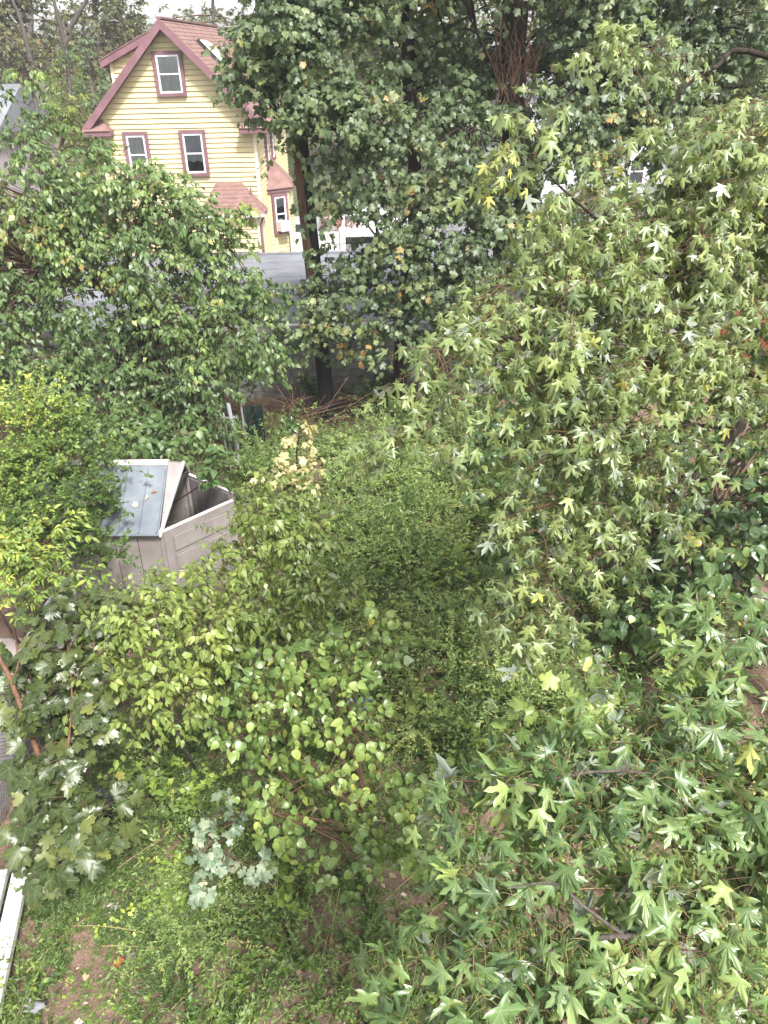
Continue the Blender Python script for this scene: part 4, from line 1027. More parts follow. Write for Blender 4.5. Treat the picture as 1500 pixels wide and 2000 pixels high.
# ------------------------------------------------------------------ far trees
def far_tree(label, base, lobes, mat, rad=0.25, bark=M_barkg, limbs=None, name='far_tree', tpl=DIAMOND, **kw):
    k = dict(dens=1.7, nsp=9, nl=9, L=1.3, size=0.27, rc=0.8, petiole=0.03, droop=0.5, flat=0.7, nrm=(0, -0.5, 0.8), nsig=0.5, brad=0.022, twr=0.009, out=0.7)
    k.update(kw)
    base = np.array(base, float)
    c0 = lobes[0][0]
    lb = [([base + (0, 0, -0.4), 0.6 * base + 0.4 * c0 + (0.2, 0, 0), c0, c0 + (0.2, 0, 2.5)], rad, rad * 0.3)] + (limbs or [])
    return make_tree(name, label, 'tree', base, lobes, tpl, mat, lb, bark, M_twig, 'trees beyond the street', **k)
far_tree('olive brown tree with bare forked limbs showing, beyond the mauve house', (-21, 42, 0.3), [lobe(60, 60, 45, 90, 50), lobe(30, 130, 44, 60, 40), lobe(-60, 60, 45, 80, 80), lobe(120, 120, 44, 50, 45), lobe(60, -40, 45, 100, 50)], L_far, 0.3,
         limbs=[([at(120, 130, 43), at(135, 60, 43), at(170, 0, 43), at(200, -60, 43)], 0.14, 0.06), ([at(125, 90, 43), at(110, 20, 43), at(90, -50, 43)], 0.12, 0.05), ([at(60, 120, 43), at(40, 40, 43), at(10, -30, 43)], 0.12, 0.05)])
far_tree('tawny leaved tree rising behind the dormer of the yellow house', (-14.5, 44, 0.3), [lobe(190, 60, 46, 60, 60), lobe(240, 30, 46, 50, 40), lobe(165, 110, 45, 40, 50), lobe(190, 170, 44, 35, 50), lobe(270, 80, 47, 50, 40), lobe(200, -40, 46, 80, 50)], L_far)
far_tree('low rusty tree peeping over the ridge of the yellow house', (-8.0, 52, 0.3), [lobe(420, 60, 52, 50, 22), lobe(370, 45, 53, 35, 12), lobe(460, 80, 52, 60, 40), lobe(310, 50, 53, 30, 20)], L_far)
far_tree('slim conical pale green tree beside the dormer of the yellow house', (-13.2, 27.5, 0.3), [lobe(135, 200, 28, 34, 60), lobe(150, 260, 27.5, 50, 50), lobe(130, 140, 28.5, 20, 35), lobe(170, 300, 27, 60, 50), lobe(100, 270, 27.5, 40, 50)], L_farg, 0.12, size=0.17, L=0.7, dens=2.6, nl=9, tpl=LANCE, rc=0.4)
far_tree('dark blue green tree in the gap by the eave of the yellow house', (-12.0, 37, 0.3), [lobe(175, 150, 38, 35, 45), lobe(160, 220, 37, 40, 60), lobe(190, 280, 36, 40, 50)], L_norway, 0.15, size=0.22, L=0.9, dens=2)
far_tree('bright yellow green tree glowing behind the thick maple trunk', (7.5, 46, 0.3), [lobe(1120, 130, 48, 110, 90), lobe(1000, 180, 47, 90, 70), lobe(1220, 200, 47, 90, 60), lobe(900, 100, 49, 90, 80), lobe(1080, 20, 49, 130, 60)], L_farg, 0.3, dens=1.3)
far_tree('bright leafy tree behind the leaning pole and the slim maple', (-1.0, 50, 0.3), [lobe(760, 120, 52, 100, 80), lobe(650, 150, 52, 70, 60), lobe(820, 230, 50, 70, 50), lobe(720, 20, 52, 120, 60)], L_farg, 0.3)
far_tree('tawny tree behind the maples beyond the red fence', (19.0, 40, 0.3), [lobe(1400, 120, 44, 110, 80), lobe(1500, 200, 43, 80, 70), lobe(1330, 60, 45, 80, 60), lobe(1520, 40, 44, 100, 80), lobe(1400, 250, 42, 80, 40)], L_far, 0.3)
far_tree('green tree above the red board fence', (12.0, 24.5, 0.2), [lobe(1400, 430, 27, 90, 60), lobe(1300, 400, 27, 80, 50), lobe(1480, 480, 26.5, 60, 50), lobe(1250, 480, 26, 80, 60), lobe(1150, 520, 25, 70, 60), lobe(1520, 380, 27, 80, 70)], L_norway, 0.16, size=0.2, L=0.9, dens=2.0)
far_tree('far hazy treetops beyond the driveway', (1.0, 70, 0.3), [lobe(760, 330, 66, 120, 40), lobe(900, 300, 66, 120, 60), lobe(600, 250, 66, 120, 60), lobe(1060, 280, 66, 120, 60)], L_far, 0.3, size=0.45, L=1.8, dens=0.6)
# bush and reddish hedge near the white board fence
def bush(name, label, base, lobes, tpl, mat, stems=5, twig=M_twig, cat='shrub', group=None, spread=0.5, h=None, **kw):
    base = np.array(base, float)
    tops = [c for c, r in lobes]
    limbs = []
    for k in range(min(stems, len(tops)) if len(tops) >= stems else stems):
        c = tops[k % len(tops)] + rng.normal(0, 0.1, 3)
        mid = base * 0.5 + c * 0.5 + rng.normal(0, 0.12, 3)
        limbs.append(([base + (rng.normal(0, 0.08), rng.normal(0, 0.08), -0.15), mid, c], 0.024 * (1 + 0.5 * rng.random()), 0.008))
    return make_tree(name, label, cat, base, lobes, tpl, mat, limbs, twig, twig, group, **kw)
bush('green_bush', 'rounded yellow green bush by the white board fence', (-1.9, 34.5, 0.35), [lobe(640, 410, 34, 26, 22), lobe(660, 400, 34, 22, 20)], OVATE, L_farg, dens=9, nsp=7, nl=8, L=0.3, size=0.11, rc=0.2)
bush('red_hedge', 'low rust red hedge topping the white board fence', (-2.3, 31.7, 0.35), [lobe(625, 436, 33.2, 18, 8, 0.35), lobe(650, 436, 33.2, 18, 8, 0.35), lobe(672, 440, 33.2, 14, 8, 0.35)], OVATE,
     leaf_mat('red_hedge_leaf', [(0, (0.14, 0.045, 0.03)), (0.5, (0.28, 0.09, 0.06)), (1, (0.40, 0.17, 0.09))], (0.25, 0.12, 0.08), 0.5, 0.25), dens=22, nsp=7, nl=8, L=0.2, size=0.08, rc=0.15)
# ------------------------------------------------------------------ silver maple on the right
S0 = np.array([5.9, 7.0, 0.0])
def silver_t(p):
    return 0.10 * np.sin(p[..., 0] * 3.1 + 1) * np.sin(p[..., 2] * 2.3) + 0.06 * (p[..., 2] - 5.8) - 0.05
KW_S = dict(nsp=6, nl=9, L=0.48, rc=0.14, petiole=0.06, droop=0.95, flat=0.5, bias=(-0.75, -0.1, 0.05), nrm=(-0.25, -0.55, 0.8), nsig=0.55, out=0.45, start=0.15, shell=0.15)
make_tree('silver_maple', 'large silver maple drooping narrow lobed leaves from dark bare limbs over the yard', 'tree', S0,
    [lobe(1400, 300, 6.3, 110, 60), lobe(1260, 370, 6.2, 100, 60), lobe(1130, 440, 6.0, 70, 45), lobe(1025, 285, 5.6, 42, 28), lobe(1420, 420, 6.3, 100, 60), lobe(1280, 490, 6.1, 110, 60), lobe(1090, 530, 5.9, 110, 50),
     lobe(975, 560, 5.7, 45, 18), lobe(1220, 600, 6.0, 110, 60), lobe(1050, 630, 5.7, 110, 50), lobe(945, 660, 5.5, 45, 16), lobe(840, 695, 5.4, 45, 14), lobe(870, 775, 5.4, 45, 18), lobe(810, 835, 5.4, 18, 16),
     lobe(1340, 690, 6.2, 85, 70), lobe(1180, 720, 5.9, 110, 60), lobe(1075, 775, 5.8, 45, 30), lobe(1110, 860, 5.8, 90, 55), lobe(1260, 830, 6.1, 90, 60), lobe(1200, 950, 6.0, 100, 50), lobe(1090, 980, 5.8, 60, 40), lobe(1280, 960, 6.1, 50, 40),
     lobe(1075, 1050, 5.8, 45, 26), lobe(1150, 1060, 5.9, 60, 40), lobe(1050, 1150, 5.7, 45, 26), lobe(1090, 1170, 5.7, 70, 40), lobe(1090, 1260, 5.6, 40, 20), lobe(1440, 560, 6.5, 60, 35), lobe(1580, 400, 6.6, 90, 160), lobe(1460, 740, 6.7, 50, 60), lobe(1600, 700, 6.9, 70, 160), lobe(1450, 210, 6.6, 60, 50), lobe(1230, 100, 6.6, 35, 25), lobe(1330, 90, 6.8, 40, 25), lobe(1210, 680, 6.2, 100, 60), lobe(1330, 560, 6.4, 100, 50)],
    SILVER_LO, L_silver,
    [([S0 + (0, 0, -0.4), S0 + (0, 0, 2.2), S0 + (-0.05, 0, 4.0), S0 + (0, 0.1, 6.5), S0 + (0.2, 0.2, 9)], 0.26, 0.12),
     ([S0 + (0, 0, 5.6), ad(1600, 520, 7.0), ad(1500, 556, 6.9), ad(1390, 580, 6.7), ad(1340, 550, 6.5), ad(1290, 495, 6.3), ad(1180, 440, 6.1)], 0.055, 0.014),
     ([S0 + (0, 0, 5.4), ad(1500, 640, 6.9), ad(1430, 670, 6.7), ad(1300, 700, 6.4), ad(1150, 690, 6.1), ad(980, 660, 5.7), ad(830, 690, 5.4)], 0.045, 0.007),
     ([S0 + (0, 0, 5.0), ad(1560, 760, 7.2), ad(1500, 740, 7.1), ad(1435, 718, 6.9)], 0.04, 0.02),
     ([S0 + (0, 0, 4.9), ad(1500, 795, 7.2), ad(1440, 840, 7.0), ad(1350, 940, 6.8), ad(1300, 1015, 6.6), ad(1228, 1085, 6.3), ad(1150, 1125, 6.1), ad(1050, 1170, 5.8)], 0.045, 0.008),
     ([ad(1350, 940, 6.8), ad(1400, 930, 6.6), ad(1460, 905, 6.5)], 0.018, 0.008),
     ([ad(1390, 580, 6.7), ad(1260, 590, 6.4), ad(1120, 545, 6.1), ad(960, 560, 5.8)], 0.03, 0.007),
     ([ad(1180, 440, 6.1), ad(1110, 380, 5.9), ad(1030, 300, 5.6)], 0.014, 0.004),
     ([S0 + (0, 0.1, 6.5), ad(1500, 290, 6.8), ad(1420, 330, 6.5), ad(1280, 370, 6.3)], 0.05, 0.012),
     ([S0 + (0, 0.1, 7.0), ad(1500, 110, 7.2), ad(1400, 130, 7.1), ad(1330, 180, 7.0), ad(1260, 300, 6.8)], 0.035, 0.008),
     ([ad(1440, 840, 7.0), ad(1330, 830, 6.6), ad(1200, 850, 6.1), ad(1080, 880, 5.8)], 0.02, 0.006)],
    M_bark, M_twigr, single=300, single_tpl=SILVER_HI, stalks=M_stalk, dens=27.0, size=0.09, brad=0.006, twr=0.0035, tintf=silver_t, **KW_S)

# ------------------------------------------------------------------ nearest silver maple, lower right
N0 = np.array([3.5, 2.3, 0.0])
def near_t(p): return 0.09 * np.sin(p[..., 0] * 5) * np.sin(p[..., 1] * 6 + 1) - 0.04
make_tree('silver_maple', 'young silver maple with big crisp star shaped leaves over bare soil', 'tree', N0,
    [lobe(1230, 1400, 3.6, 90, 40), lobe(1400, 1380, 3.7, 100, 50), lobe(1080, 1470, 3.5, 80, 32), lobe(960, 1535, 3.4, 40, 22), lobe(1250, 1510, 3.4, 120, 45), lobe(1420, 1530, 3.4, 100, 60), lobe(1120, 1590, 3.3, 90, 40),
     lobe(1290, 1650, 3.2, 110, 45), lobe(1440, 1690, 3.2, 90, 60), lobe(1120, 1720, 3.1, 100, 40), lobe(990, 1740, 3.1, 40, 22), lobe(1270, 1790, 3.1, 90, 40), lobe(1050, 1820, 3.0, 80, 30), lobe(1420, 1840, 3.0, 80, 55),
     lobe(930, 1880, 2.95, 55, 22), lobe(1060, 1920, 2.9, 90, 30), lobe(870, 1950, 2.9, 45, 20), lobe(1200, 1900, 2.9, 60, 30), lobe(1120, 2020, 2.8, 110, 40), lobe(1450, 1980, 2.9, 50, 50), lobe(1600, 1650, 3.3, 90, 200), lobe(1040, 2100, 2.8, 130, 50), lobe(1350, 2100, 2.8, 160, 60),
     lobe(1455, 1195, 4.0, 30, 22), lobe(1470, 1270, 3.9, 35, 22)],
    SILVER_HI, L_silvern,
    [([N0 + (0, 0, -0.4), N0 + (-0.05, 0, 1.8), N0 + (-0.1, 0.05, 3.6), N0 + (0.0, 0.1, 5.6)], 0.11, 0.035),
     ([N0 + (-0.1, 0, 3.2), ad(1560, 1700, 3.5), ad(1440, 1755, 3.3), ad(1375, 1800, 3.2), ad(1310, 1826, 3.1), ad(1220, 1828, 3.0), ad(1130, 1840, 3.0), ad(1060, 1870, 2.9), ad(930, 1940, 2.9), ad(830, 1990, 2.85)], 0.022, 0.004),
     ([N0 + (-0.1, 0, 4.0), ad(1560, 1520, 3.6), ad(1440, 1545, 3.5), ad(1330, 1520, 3.4), ad(1180, 1505, 3.4), ad(1040, 1530, 3.35), ad(960, 1535, 3.3)], 0.014, 0.003),
     ([ad(1330, 1560, 3.4), ad(1285, 1585, 3.35), ad(1230, 1635, 3.3), ad(1150, 1680, 3.2)], 0.008, 0.003),
     ([ad(1220, 1828, 3.0), ad(1140, 1770, 3.0), ad(1080, 1725, 3.05), ad(990, 1735, 3.05)], 0.008, 0.003),
     ([N0 + (-0.1, 0, 4.4), ad(1500, 1430, 3.7), ad(1400, 1420, 3.65), ad(1260, 1400, 3.6)], 0.010, 0.003),
     ([N0 + (0, 0, 2.0), ad(1490, 1830, 3.6), ad(1440, 1930, 3.5), ad(1400, 2010, 3.4)], 0.012, 0.006),
     ([N0 + (0, 0, 4.8), ad(1540, 1190, 4.1), ad(1450, 1200, 4.0)], 0.01, 0.003)],
    M_barkg, M_twigr, single=300, stalks=M_stalk, dens=44.0, size=0.106, brad=0.0035, twr=0.0026, tintf=near_t,
    nsp=4, nl=6, L=0.30, rc=0.12, petiole=0.08, droop=0.75, flat=0.5, bias=(-0.7, -0.15, 0.1), nrm=(-0.2, -0.6, 0.8), nsig=0.55, out=0.4, start=0.2, shell=0.1, sizev=0.22)

# ------------------------------------------------------------------ yellow green box elders in front of the shed
E0 = np.append(az(392, 1512, 0.0)[:2], 0.0)
KW_E = dict(nsp=6, nl=10, L=0.42, size=0.088, rc=0.2, petiole=0.03, droop=0.75, flat=0.6, nrm=(-0.2, -0.5, 0.85), nsig=0.35, brad=0.006, twr=0.0035, out=0.55)
def eld_t(p): return 0.22 * np.sin(p[..., 0] * 2.3 + 0.6) * np.sin(p[..., 2] * 3) + 0.07
make_tree('box_elder', 'slim leaning box elder with yellow green leaves before the shed', 'tree', E0,
    [lobe(290, 1330, 8.4, 90, 45), lobe(200, 1310, 8.6, 55, 35), lobe(380, 1290, 8.5, 70, 45), lobe(300, 1230, 8.7, 110, 50), lobe(215, 1200, 8.9, 60, 45), lobe(420, 1190, 8.7, 90, 55), lobe(330, 1390, 8.2, 70, 30), lobe(180, 1250, 8.8, 40, 40), lobe(215, 1165, 9.0, 50, 26), lobe(110, 1340, 8.6, 50, 18), lobe(300, 1185, 8.9, 40, 22)],
    OVATE, L_elder,
    [([E0 + (0, 0, -0.2), az(390, 1510, 0.1), ad(345, 1430, 8.9), ad(320, 1330, 8.7), ad(310, 1230, 8.8), ad(280, 1150, 8.9)], 0.03, 0.008),
     ([ad(330, 1380, 8.8), ad(250, 1330, 8.6), ad(110, 1335, 8.6)], 0.012, 0.004), ([ad(320, 1330, 8.7), ad(400, 1250, 8.6), ad(470, 1180, 8.6)], 0.014, 0.005), ([ad(315, 1280, 8.8), ad(220, 1220, 8.8), ad(190, 1150, 9)], 0.012, 0.004)],
    M_barkg, M_twig, single=250, dens=19, tintf=eld_t, **KW_E)
E1 = np.append(az(500, 1390, 0.0)[:2], 0.0)
make_tree('box_elder', 'taller box elder clump with paler leaves hiding the shed doors', 'tree', E1,
    [lobe(490, 1085, 9.6, 50, 42), lobe(560, 1080, 9.6, 70, 60), lobe(520, 1000, 9.9, 60, 45), lobe(500, 985, 10.2, 26, 24), lobe(520, 945, 10.1, 26, 18), lobe(600, 1020, 9.9, 45, 45), lobe(410, 1155, 9.4, 50, 28), lobe(520, 1150, 9.3, 90, 45), lobe(610, 1150, 9.4, 50, 40), lobe(560, 1220, 9.1, 70, 40), lobe(450, 1250, 9.0, 50, 30), lobe(345, 1165, 9.4, 36, 18), lobe(600, 960, 10.3, 30, 25), lobe(630, 1090, 9.6, 40, 40), lobe(645, 1180, 9.2, 36, 30), lobe(440, 1215, 9.0, 55, 35), lobe(500, 1300, 8.7, 45, 30), lobe(590, 1290, 8.6, 35, 26), lobe(450, 1035, 10.0, 22, 26), lobe(405, 1115, 9.7, 36, 14)],
    OVATE, L_elder,
    [([E1 + (0, 0, -0.2), ad(500, 1300, 9.6), ad(510, 1180, 9.5), ad(500, 1060, 9.7), ad(450, 960, 10.1)], 0.028, 0.008),
     ([ad(505, 1250, 9.6), ad(560, 1150, 9.5), ad(590, 1020, 9.9)], 0.016, 0.005), ([ad(510, 1180, 9.5), ad(430, 1150, 9.5), ad(350, 1165, 9.4)], 0.013, 0.004)],
    M_barkg, M_twig, single=150, dens=16, tintf=lambda p: eld_t(p) - 0.07, **KW_E)

# ------------------------------------------------------------------ mulberry sapling in the middle
U0 = np.append(az(722, 1612, 0.0)[:2], 0.0)
bush('mulberry_sapling', 'spreading mulberry sapling with heart shaped light green leaves on arching stems', U0,
    [lobe(560, 1290, 8.3, 70, 45), lobe(640, 1260, 8.5, 60, 40), lobe(700, 1330, 8.2, 70, 50), lobe(620, 1360, 8.0, 90, 45), lobe(500, 1370, 8.0, 50, 30), lobe(560, 1440, 7.8, 60, 30), lobe(690, 1430, 7.8, 70, 40), lobe(450, 1410, 7.9, 30, 20),
     lobe(530, 1530, 7.5, 80, 22), lobe(640, 1560, 7.4, 70, 26), lobe(730, 1230, 8.6, 25, 35), lobe(770, 1520, 7.5, 40, 50), lobe(690, 1680, 7.0, 30, 40), lobe(620, 1490, 7.6, 60, 26), lobe(730, 1600, 7.3, 40, 40), lobe(790, 1610, 7.3, 35, 25), lobe(750, 1700, 7.0, 22, 25)],
    HEART, L_mulb, stems=9, twig=M_twigr, cat='sapling', single=250, dens=17, nsp=5, nl=8, L=0.36, size=0.088, rc=0.18, petiole=0.035, droop=0.75, flat=0.6, nrm=(-0.2, -0.5, 0.85), nsig=0.35, brad=0.007, twr=0.003, out=0.55, tintf=lambda p: 0.12 * np.sin(p[..., 0] * 4) * np.sin(p[..., 1] * 3 + 1))

# ------------------------------------------------------------------ fine leaved shrubs at the left edge
F0 = np.array([-5.55, 11.2, 0.1])
KW_F = dict(nsp=9, nl=22, L=0.55, size=0.062, rc=0.2, petiole=0.01, droop=0.25, flat=1.0, bias=(0, 0, 0.7), nrm=(-0.2, -0.5, 0.8), nsig=0.5, brad=0.009, twr=0.004, out=0.55, start=0.05)
bush('locust_shrub', 'tall feathery shrub with tiny bright leaves overhanging the shed roof', F0,
    [lobe(60, 820, 12.6, 70, 40), lobe(120, 870, 12.4, 50, 50), lobe(175, 930, 12.1, 48, 50), lobe(80, 930, 12.2, 70, 60), lobe(175, 1015, 11.7, 50, 42), lobe(100, 1020, 11.7, 70, 50), lobe(20, 900, 12.2, 50, 60), lobe(205, 1075, 11.3, 35, 24), lobe(20, 1010, 11.6, 50, 60)],
    DIAMOND, L_fine, stems=8, dens=19, tintf=lambda p: 0.20 * (p[..., 2] - 2.5) - 0.22 * (p[..., 0] + 5.6), **KW_F)
F1 = np.array([-5.6, 9.2, 0.1])
bush('privet_shrub', 'yellow green shrub with pointed leaves below the feathery shrub', F1,
    [lobe(60, 1080, 10.9, 60, 35), lobe(120, 1120, 10.6, 50, 30), lobe(30, 1150, 10.5, 50, 40), lobe(-40, 1080, 10.7, 60, 60), lobe(100, 1060, 11.0, 50, 30)],
    LANCE, L_fine, stems=6, dens=20, nsp=7, nl=12, L=0.4, size=0.095, rc=0.2, petiole=0.015, droop=0.5, bias=(0, 0, 0.4), nrm=(-0.2, -0.5, 0.8), tintf=lambda p: np.full(p.shape[:-1], 0.16))
F2 = np.array([-5.3, 12.6, 0.0])
bush('broad_shrub', 'light green broad leaved shrub behind the feathery shrub beside the shed', F2,
    [lobe(300, 862, 13.9, 60, 16), lobe(40, 940, 12.6, 40, 25), lobe(240, 840, 14.0, 60, 25), lobe(370, 860, 14.0, 40, 16), lobe(445, 925, 12.6, 22, 14)],
    HEART, L_vine, stems=5, dens=14, nsp=6, nl=8, L=0.4, size=0.13, rc=0.2, petiole=0.03, droop=0.6)

# ------------------------------------------------------------------ dark maple sapling by the chain link fence
D0 = np.append(az(118, 1660, 0.0)[:2], 0.0)
make_tree('maple_sapling', 'dark glossy maple sapling with red brown stem by the chain link fence', 'sapling', D0,
    [lobe(130, 1240, 8.6, 80, 40), lobe(60, 1290, 8.4, 55, 45), lobe(150, 1310, 8.4, 55, 45), lobe(60, 1390, 8.1, 60, 45), lobe(140, 1420, 8.0, 60, 45), lobe(75, 1480, 7.9, 25, 30), lobe(150, 1520, 7.7, 55, 45), lobe(90, 1580, 7.6, 40, 36), lobe(140, 1620, 7.4, 60, 40), lobe(95, 1665, 7.3, 30, 26), lobe(210, 1620, 7.4, 30, 30), lobe(120, 1190, 8.9, 60, 25)],
    NORWAY_HI, L_sap,
    [([D0 + (0, 0, -0.2), ad(112, 1620, 7.9), ad(103, 1560, 7.9), ad(70, 1460, 8.0), ad(40, 1380, 8.1), ad(18, 1320, 8.2), ad(-10, 1270, 8.3)], 0.034, 0.022),
     ([ad(20, 1330, 8.2), ad(35, 1300, 8.2), ad(30, 1250, 8.3)], 0.012, 0.006), ([ad(105, 1570, 7.9), ad(130, 1480, 7.9), ad(140, 1350, 8.2), ad(130, 1240, 8.6)], 0.016, 0.006), ([ad(100, 1600, 7.9), ad(80, 1575, 7.8), ad(50, 1560, 7.7)], 0.01, 0.004)],
    M_barkr, M_twig, single=250, dens=13, nsp=5, nl=6, L=0.32, size=0.145, rc=0.18, petiole=0.08, droop=0.55, flat=0.6, nrm=(-0.1, -0.5, 0.85), nsig=0.3, brad=0.007, twr=0.004, out=0.5)
# pale sapling by the gate post, small white leaved sapling, bright sprigs
C0 = np.append(az(600, 985, 0.0)[:2], 0.0)
bush('cream_sapling', 'thin sapling with cream and pale brown leaves near the gate post', C0,
    [lobe(590, 850, 14.0, 16, 20), lobe(575, 900, 13.7, 18, 18), lobe(545, 925, 13.5, 18, 14), lobe(600, 920, 13.6, 16, 16), lobe(560, 955, 13.3, 18, 10)], NORWAY_LO, L_cream, stems=3, cat='sapling', single=40, dens=8, nsp=4, nl=5, L=0.3, size=0.12, rc=0.12, petiole=0.05, droop=0.7)
W0 = np.append(az(455, 1740, 0.0)[:2], 0.0)
bush('white_leaved_sapling', 'small maple sapling with whitish mildewed leaves among the weeds', W0,
    [lobe(415, 1600, 7.9, 22, 14), lobe(440, 1640, 7.8, 30, 22), lobe(405, 1665, 7.7, 22, 22), lobe(470, 1680, 7.7, 30, 25), lobe(440, 1720, 7.6, 25, 20)], NORWAY_HI,
    leaf_mat('mildewed_leaf', [(0, (0.08, 0.13, 0.08)), (0.5, (0.17, 0.23, 0.15)), (0.8, (0.42, 0.44, 0.30)), (1, (0.5, 0.48, 0.34))], (0.3, 0.34, 0.24), 0.4, 0.25, (0.3, 0.33, 0.2)), stems=3, cat='sapling', single=40, dens=11, nsp=3, nl=5, L=0.22, size=0.095, rc=0.1, petiole=0.05, droop=0.6)
G0 = np.append(az(1310, 1440, 0.0)[:2], 0.0)
bush('fig_leaved_sapling', 'bright green sapling with large lobed leaves behind the young silver maple', G0,
    [lobe(1310, 1320, 6.8, 45, 22), lobe(1240, 1330, 7.0, 40, 30), lobe(1130, 1330, 7.4, 50, 45), lobe(1090, 1420, 7.0, 60, 30), lobe(1200, 1400, 6.8, 60, 40), lobe(1010, 1460, 7.2, 40, 30)], NORWAY_HI, L_mulb, stems=6, cat='sapling', single=60, dens=9, nsp=4, nl=5, L=0.35, size=0.15, rc=0.15, petiole=0.06, droop=0.5)

# ------------------------------------------------------------------ dark round leaved thicket on the right
K0 = np.array([3.4, 11.0, 0.0])
bush('knotweed_thicket', 'dark thicket of rounded glossy leaves under the large silver maple', K0,
    [lobe(1050, 930, 13.4, 70, 45), lobe(1130, 1000, 12.6, 90, 50), lobe(1000, 1010, 12.8, 50, 45), lobe(1250, 1050, 11.6, 90, 60), lobe(1060, 1080, 11.9, 80, 40), lobe(1180, 1130, 11.0, 80, 45), lobe(1330, 1100, 10.8, 70, 70), lobe(1420, 1000, 11.2, 90, 80), lobe(1290, 1190, 10.2, 80, 45), lobe(1420, 1130, 10.2, 90, 60), lobe(1030, 800, 15.2, 80, 40), lobe(980, 860, 14.6, 50, 40), lobe(1150, 880, 14.0, 90, 60), lobe(1350, 900, 12.6, 120, 70), lobe(1480, 850, 12.8, 60, 120), lobe(1450, 1250, 9.2, 80, 50), lobe(1600, 1000, 11, 80, 160)],
    HEART, L_round, stems=12, cat='thicket', single=250, dens=9, nsp=6, nl=9, L=0.5, size=0.14, rc=0.25, petiole=0.035, droop=0.7, nrm=(-0.1, -0.5, 0.85), nsig=0.35, tintf=lambda p: -0.04 + 0.1 * np.sin(p[..., 0] * 2) * np.sin(p[..., 1]))
K1 = np.array([2.2, 18.2, 0.0])
bush('ivy_patch', 'low dark ivy along the foot of the garage wall', K1,
    [lobe(700, 770, 19.6, 60, 14), lobe(800, 775, 19.4, 70, 16), lobe(900, 790, 19.0, 70, 22), lobe(1000, 780, 18.8, 70, 30), lobe(740, 735, 20.2, 50, 20), lobe(860, 740, 20, 60, 25), lobe(590, 770, 19.5, 30, 30), lobe(560, 830, 17.5, 30, 25)],
    HEART, L_round, stems=6, cat='ivy', dens=11, nsp=6, nl=8, L=0.35, size=0.11, rc=0.2, petiole=0.03, droop=0.6)
# ------------------------------------------------------------------ weeds on the ground
def fbm(x, y, s, seed=0):
    r_ = np.random.default_rng(seed); out = np.zeros_like(x); a = 1.0
    for k in range(5):
        th = r_.uniform(0, 6.28, 3); f = s * 1.9 ** k
        out += a * np.sin(f * (x * math.cos(th[0]) + y * math.sin(th[0])) + th[1]) * np.sin(f * (-x * math.sin(th[0]) + y * math.cos(th[0])) + th[2])
        a *= 0.62
    return out
def weeds(name, label, n_stem, region, hgt, nl, leaf, mat, tpl, prob, lean=0.45, seed=1, cat=None, kind='stuff', stemmat=None, stem_r=0.0025, up=0.35, tint0=0.42, base_off=(0, 0, 0), parent=None, tv=0.1, jit=0.0):
    x0, x1, y0, y1 = region
    xs, ys = rng.uniform(x0, x1, n_stem * 3), rng.uniform(y0, y1, n_stem * 3)
    keep = rng.uniform(size=len(xs)) < prob(xs, ys)
    xs, ys = xs[keep][:n_stem], ys[keep][:n_stem]
    m = len(xs)
    h = hgt * rng.uniform(0.45, 1.25, m) * (0.8 + 0.25 * fbm(xs, ys, 1.1, seed + 5))
    h = h.clip(0.05, None)
    th = 2.2 * fbm(xs, ys, 0.5, seed) + rng.normal(0, 0.9, m)
    ld = np.stack([np.cos(th), np.sin(th), np.zeros(m)], -1) * (lean * rng.uniform(0.3, 1.6, m))[:, None]
    K = 5; t = np.linspace(0, 1, K)
    P = np.stack([xs, ys, gz(xs, ys) - 0.02], -1)[:, None, :] + (ld[:, None, :] * (t ** 1.7)[None, :, None] + np.array([0, 0, 1.0]) * (t - 0.22 * t ** 2.5)[None, :, None]) * h[:, None, None]
    lt = np.linspace(0.12, 1.0, nl)[None, :] + rng.normal(0, 0.02, (m, nl)); lt = lt.clip(0.05, 1)
    fi = lt * (K - 1); i0 = np.minimum(fi.astype(int), K - 2); fr = (fi - i0)[..., None]
    ix = np.arange(m)[:, None]
    b = P[ix, i0] * (1 - fr) + P[ix, i0 + 1] * fr
    td = unit(P[ix, i0 + 1] - P[ix, i0])
    ph = rng.uniform(0, 6.28, (m, nl))
    rad = np.stack([np.cos(ph), np.sin(ph), np.zeros_like(ph)], -1)
    d = unit(rad + td * up + np.array([0, 0, -0.1]) + 0.25 * rng.normal(size=rad.shape))
    nn = np.array([0, -0.3, 1.0]) + 0.4 * rng.normal(size=rad.shape)
    b = b + jit * rng.normal(size=b.shape) * (h[:, None, None])
    sz = leaf * rng.uniform(0.6, 1.3, (m, nl)) * (1.05 - 0.35 * lt)
    ti = (tint0 + 0.12 * fbm(xs, ys, 0.9, seed + 2)[:, None] + rng.normal(0, tv, (m, 1)) + rng.normal(0, 0.08, (m, nl)) + 0.12 * (lt - 0.5)).clip(0, 1)
    LV = Leaves(); LV.add(b, d, nn, sz, ti)
    o = bake(name, LV.cat(), tpl, mat, parent, base_off, kind)
    if label: tag(o, label, cat)
    if stemmat is not None:
        so_ = bake_tubes('stem', [(P[:, ::2], np.linspace(stem_r, stem_r * 0.5, K)[None, ::2].repeat(m, 0), 3)], stemmat, o if parent is None else parent, base_off, 'stuff')
    return o
def in_yard(x, y): return (x > -4.5) & ~((x < -2.4) & (x > -5.6) & (y > 10.0) & (y < 12.6))
def ell(x, y, cx, cy, rx, ry, p=2): return np.exp(-(((x - cx) / rx) ** 2 + ((y - cy) / ry) ** 2) ** (p / 2))
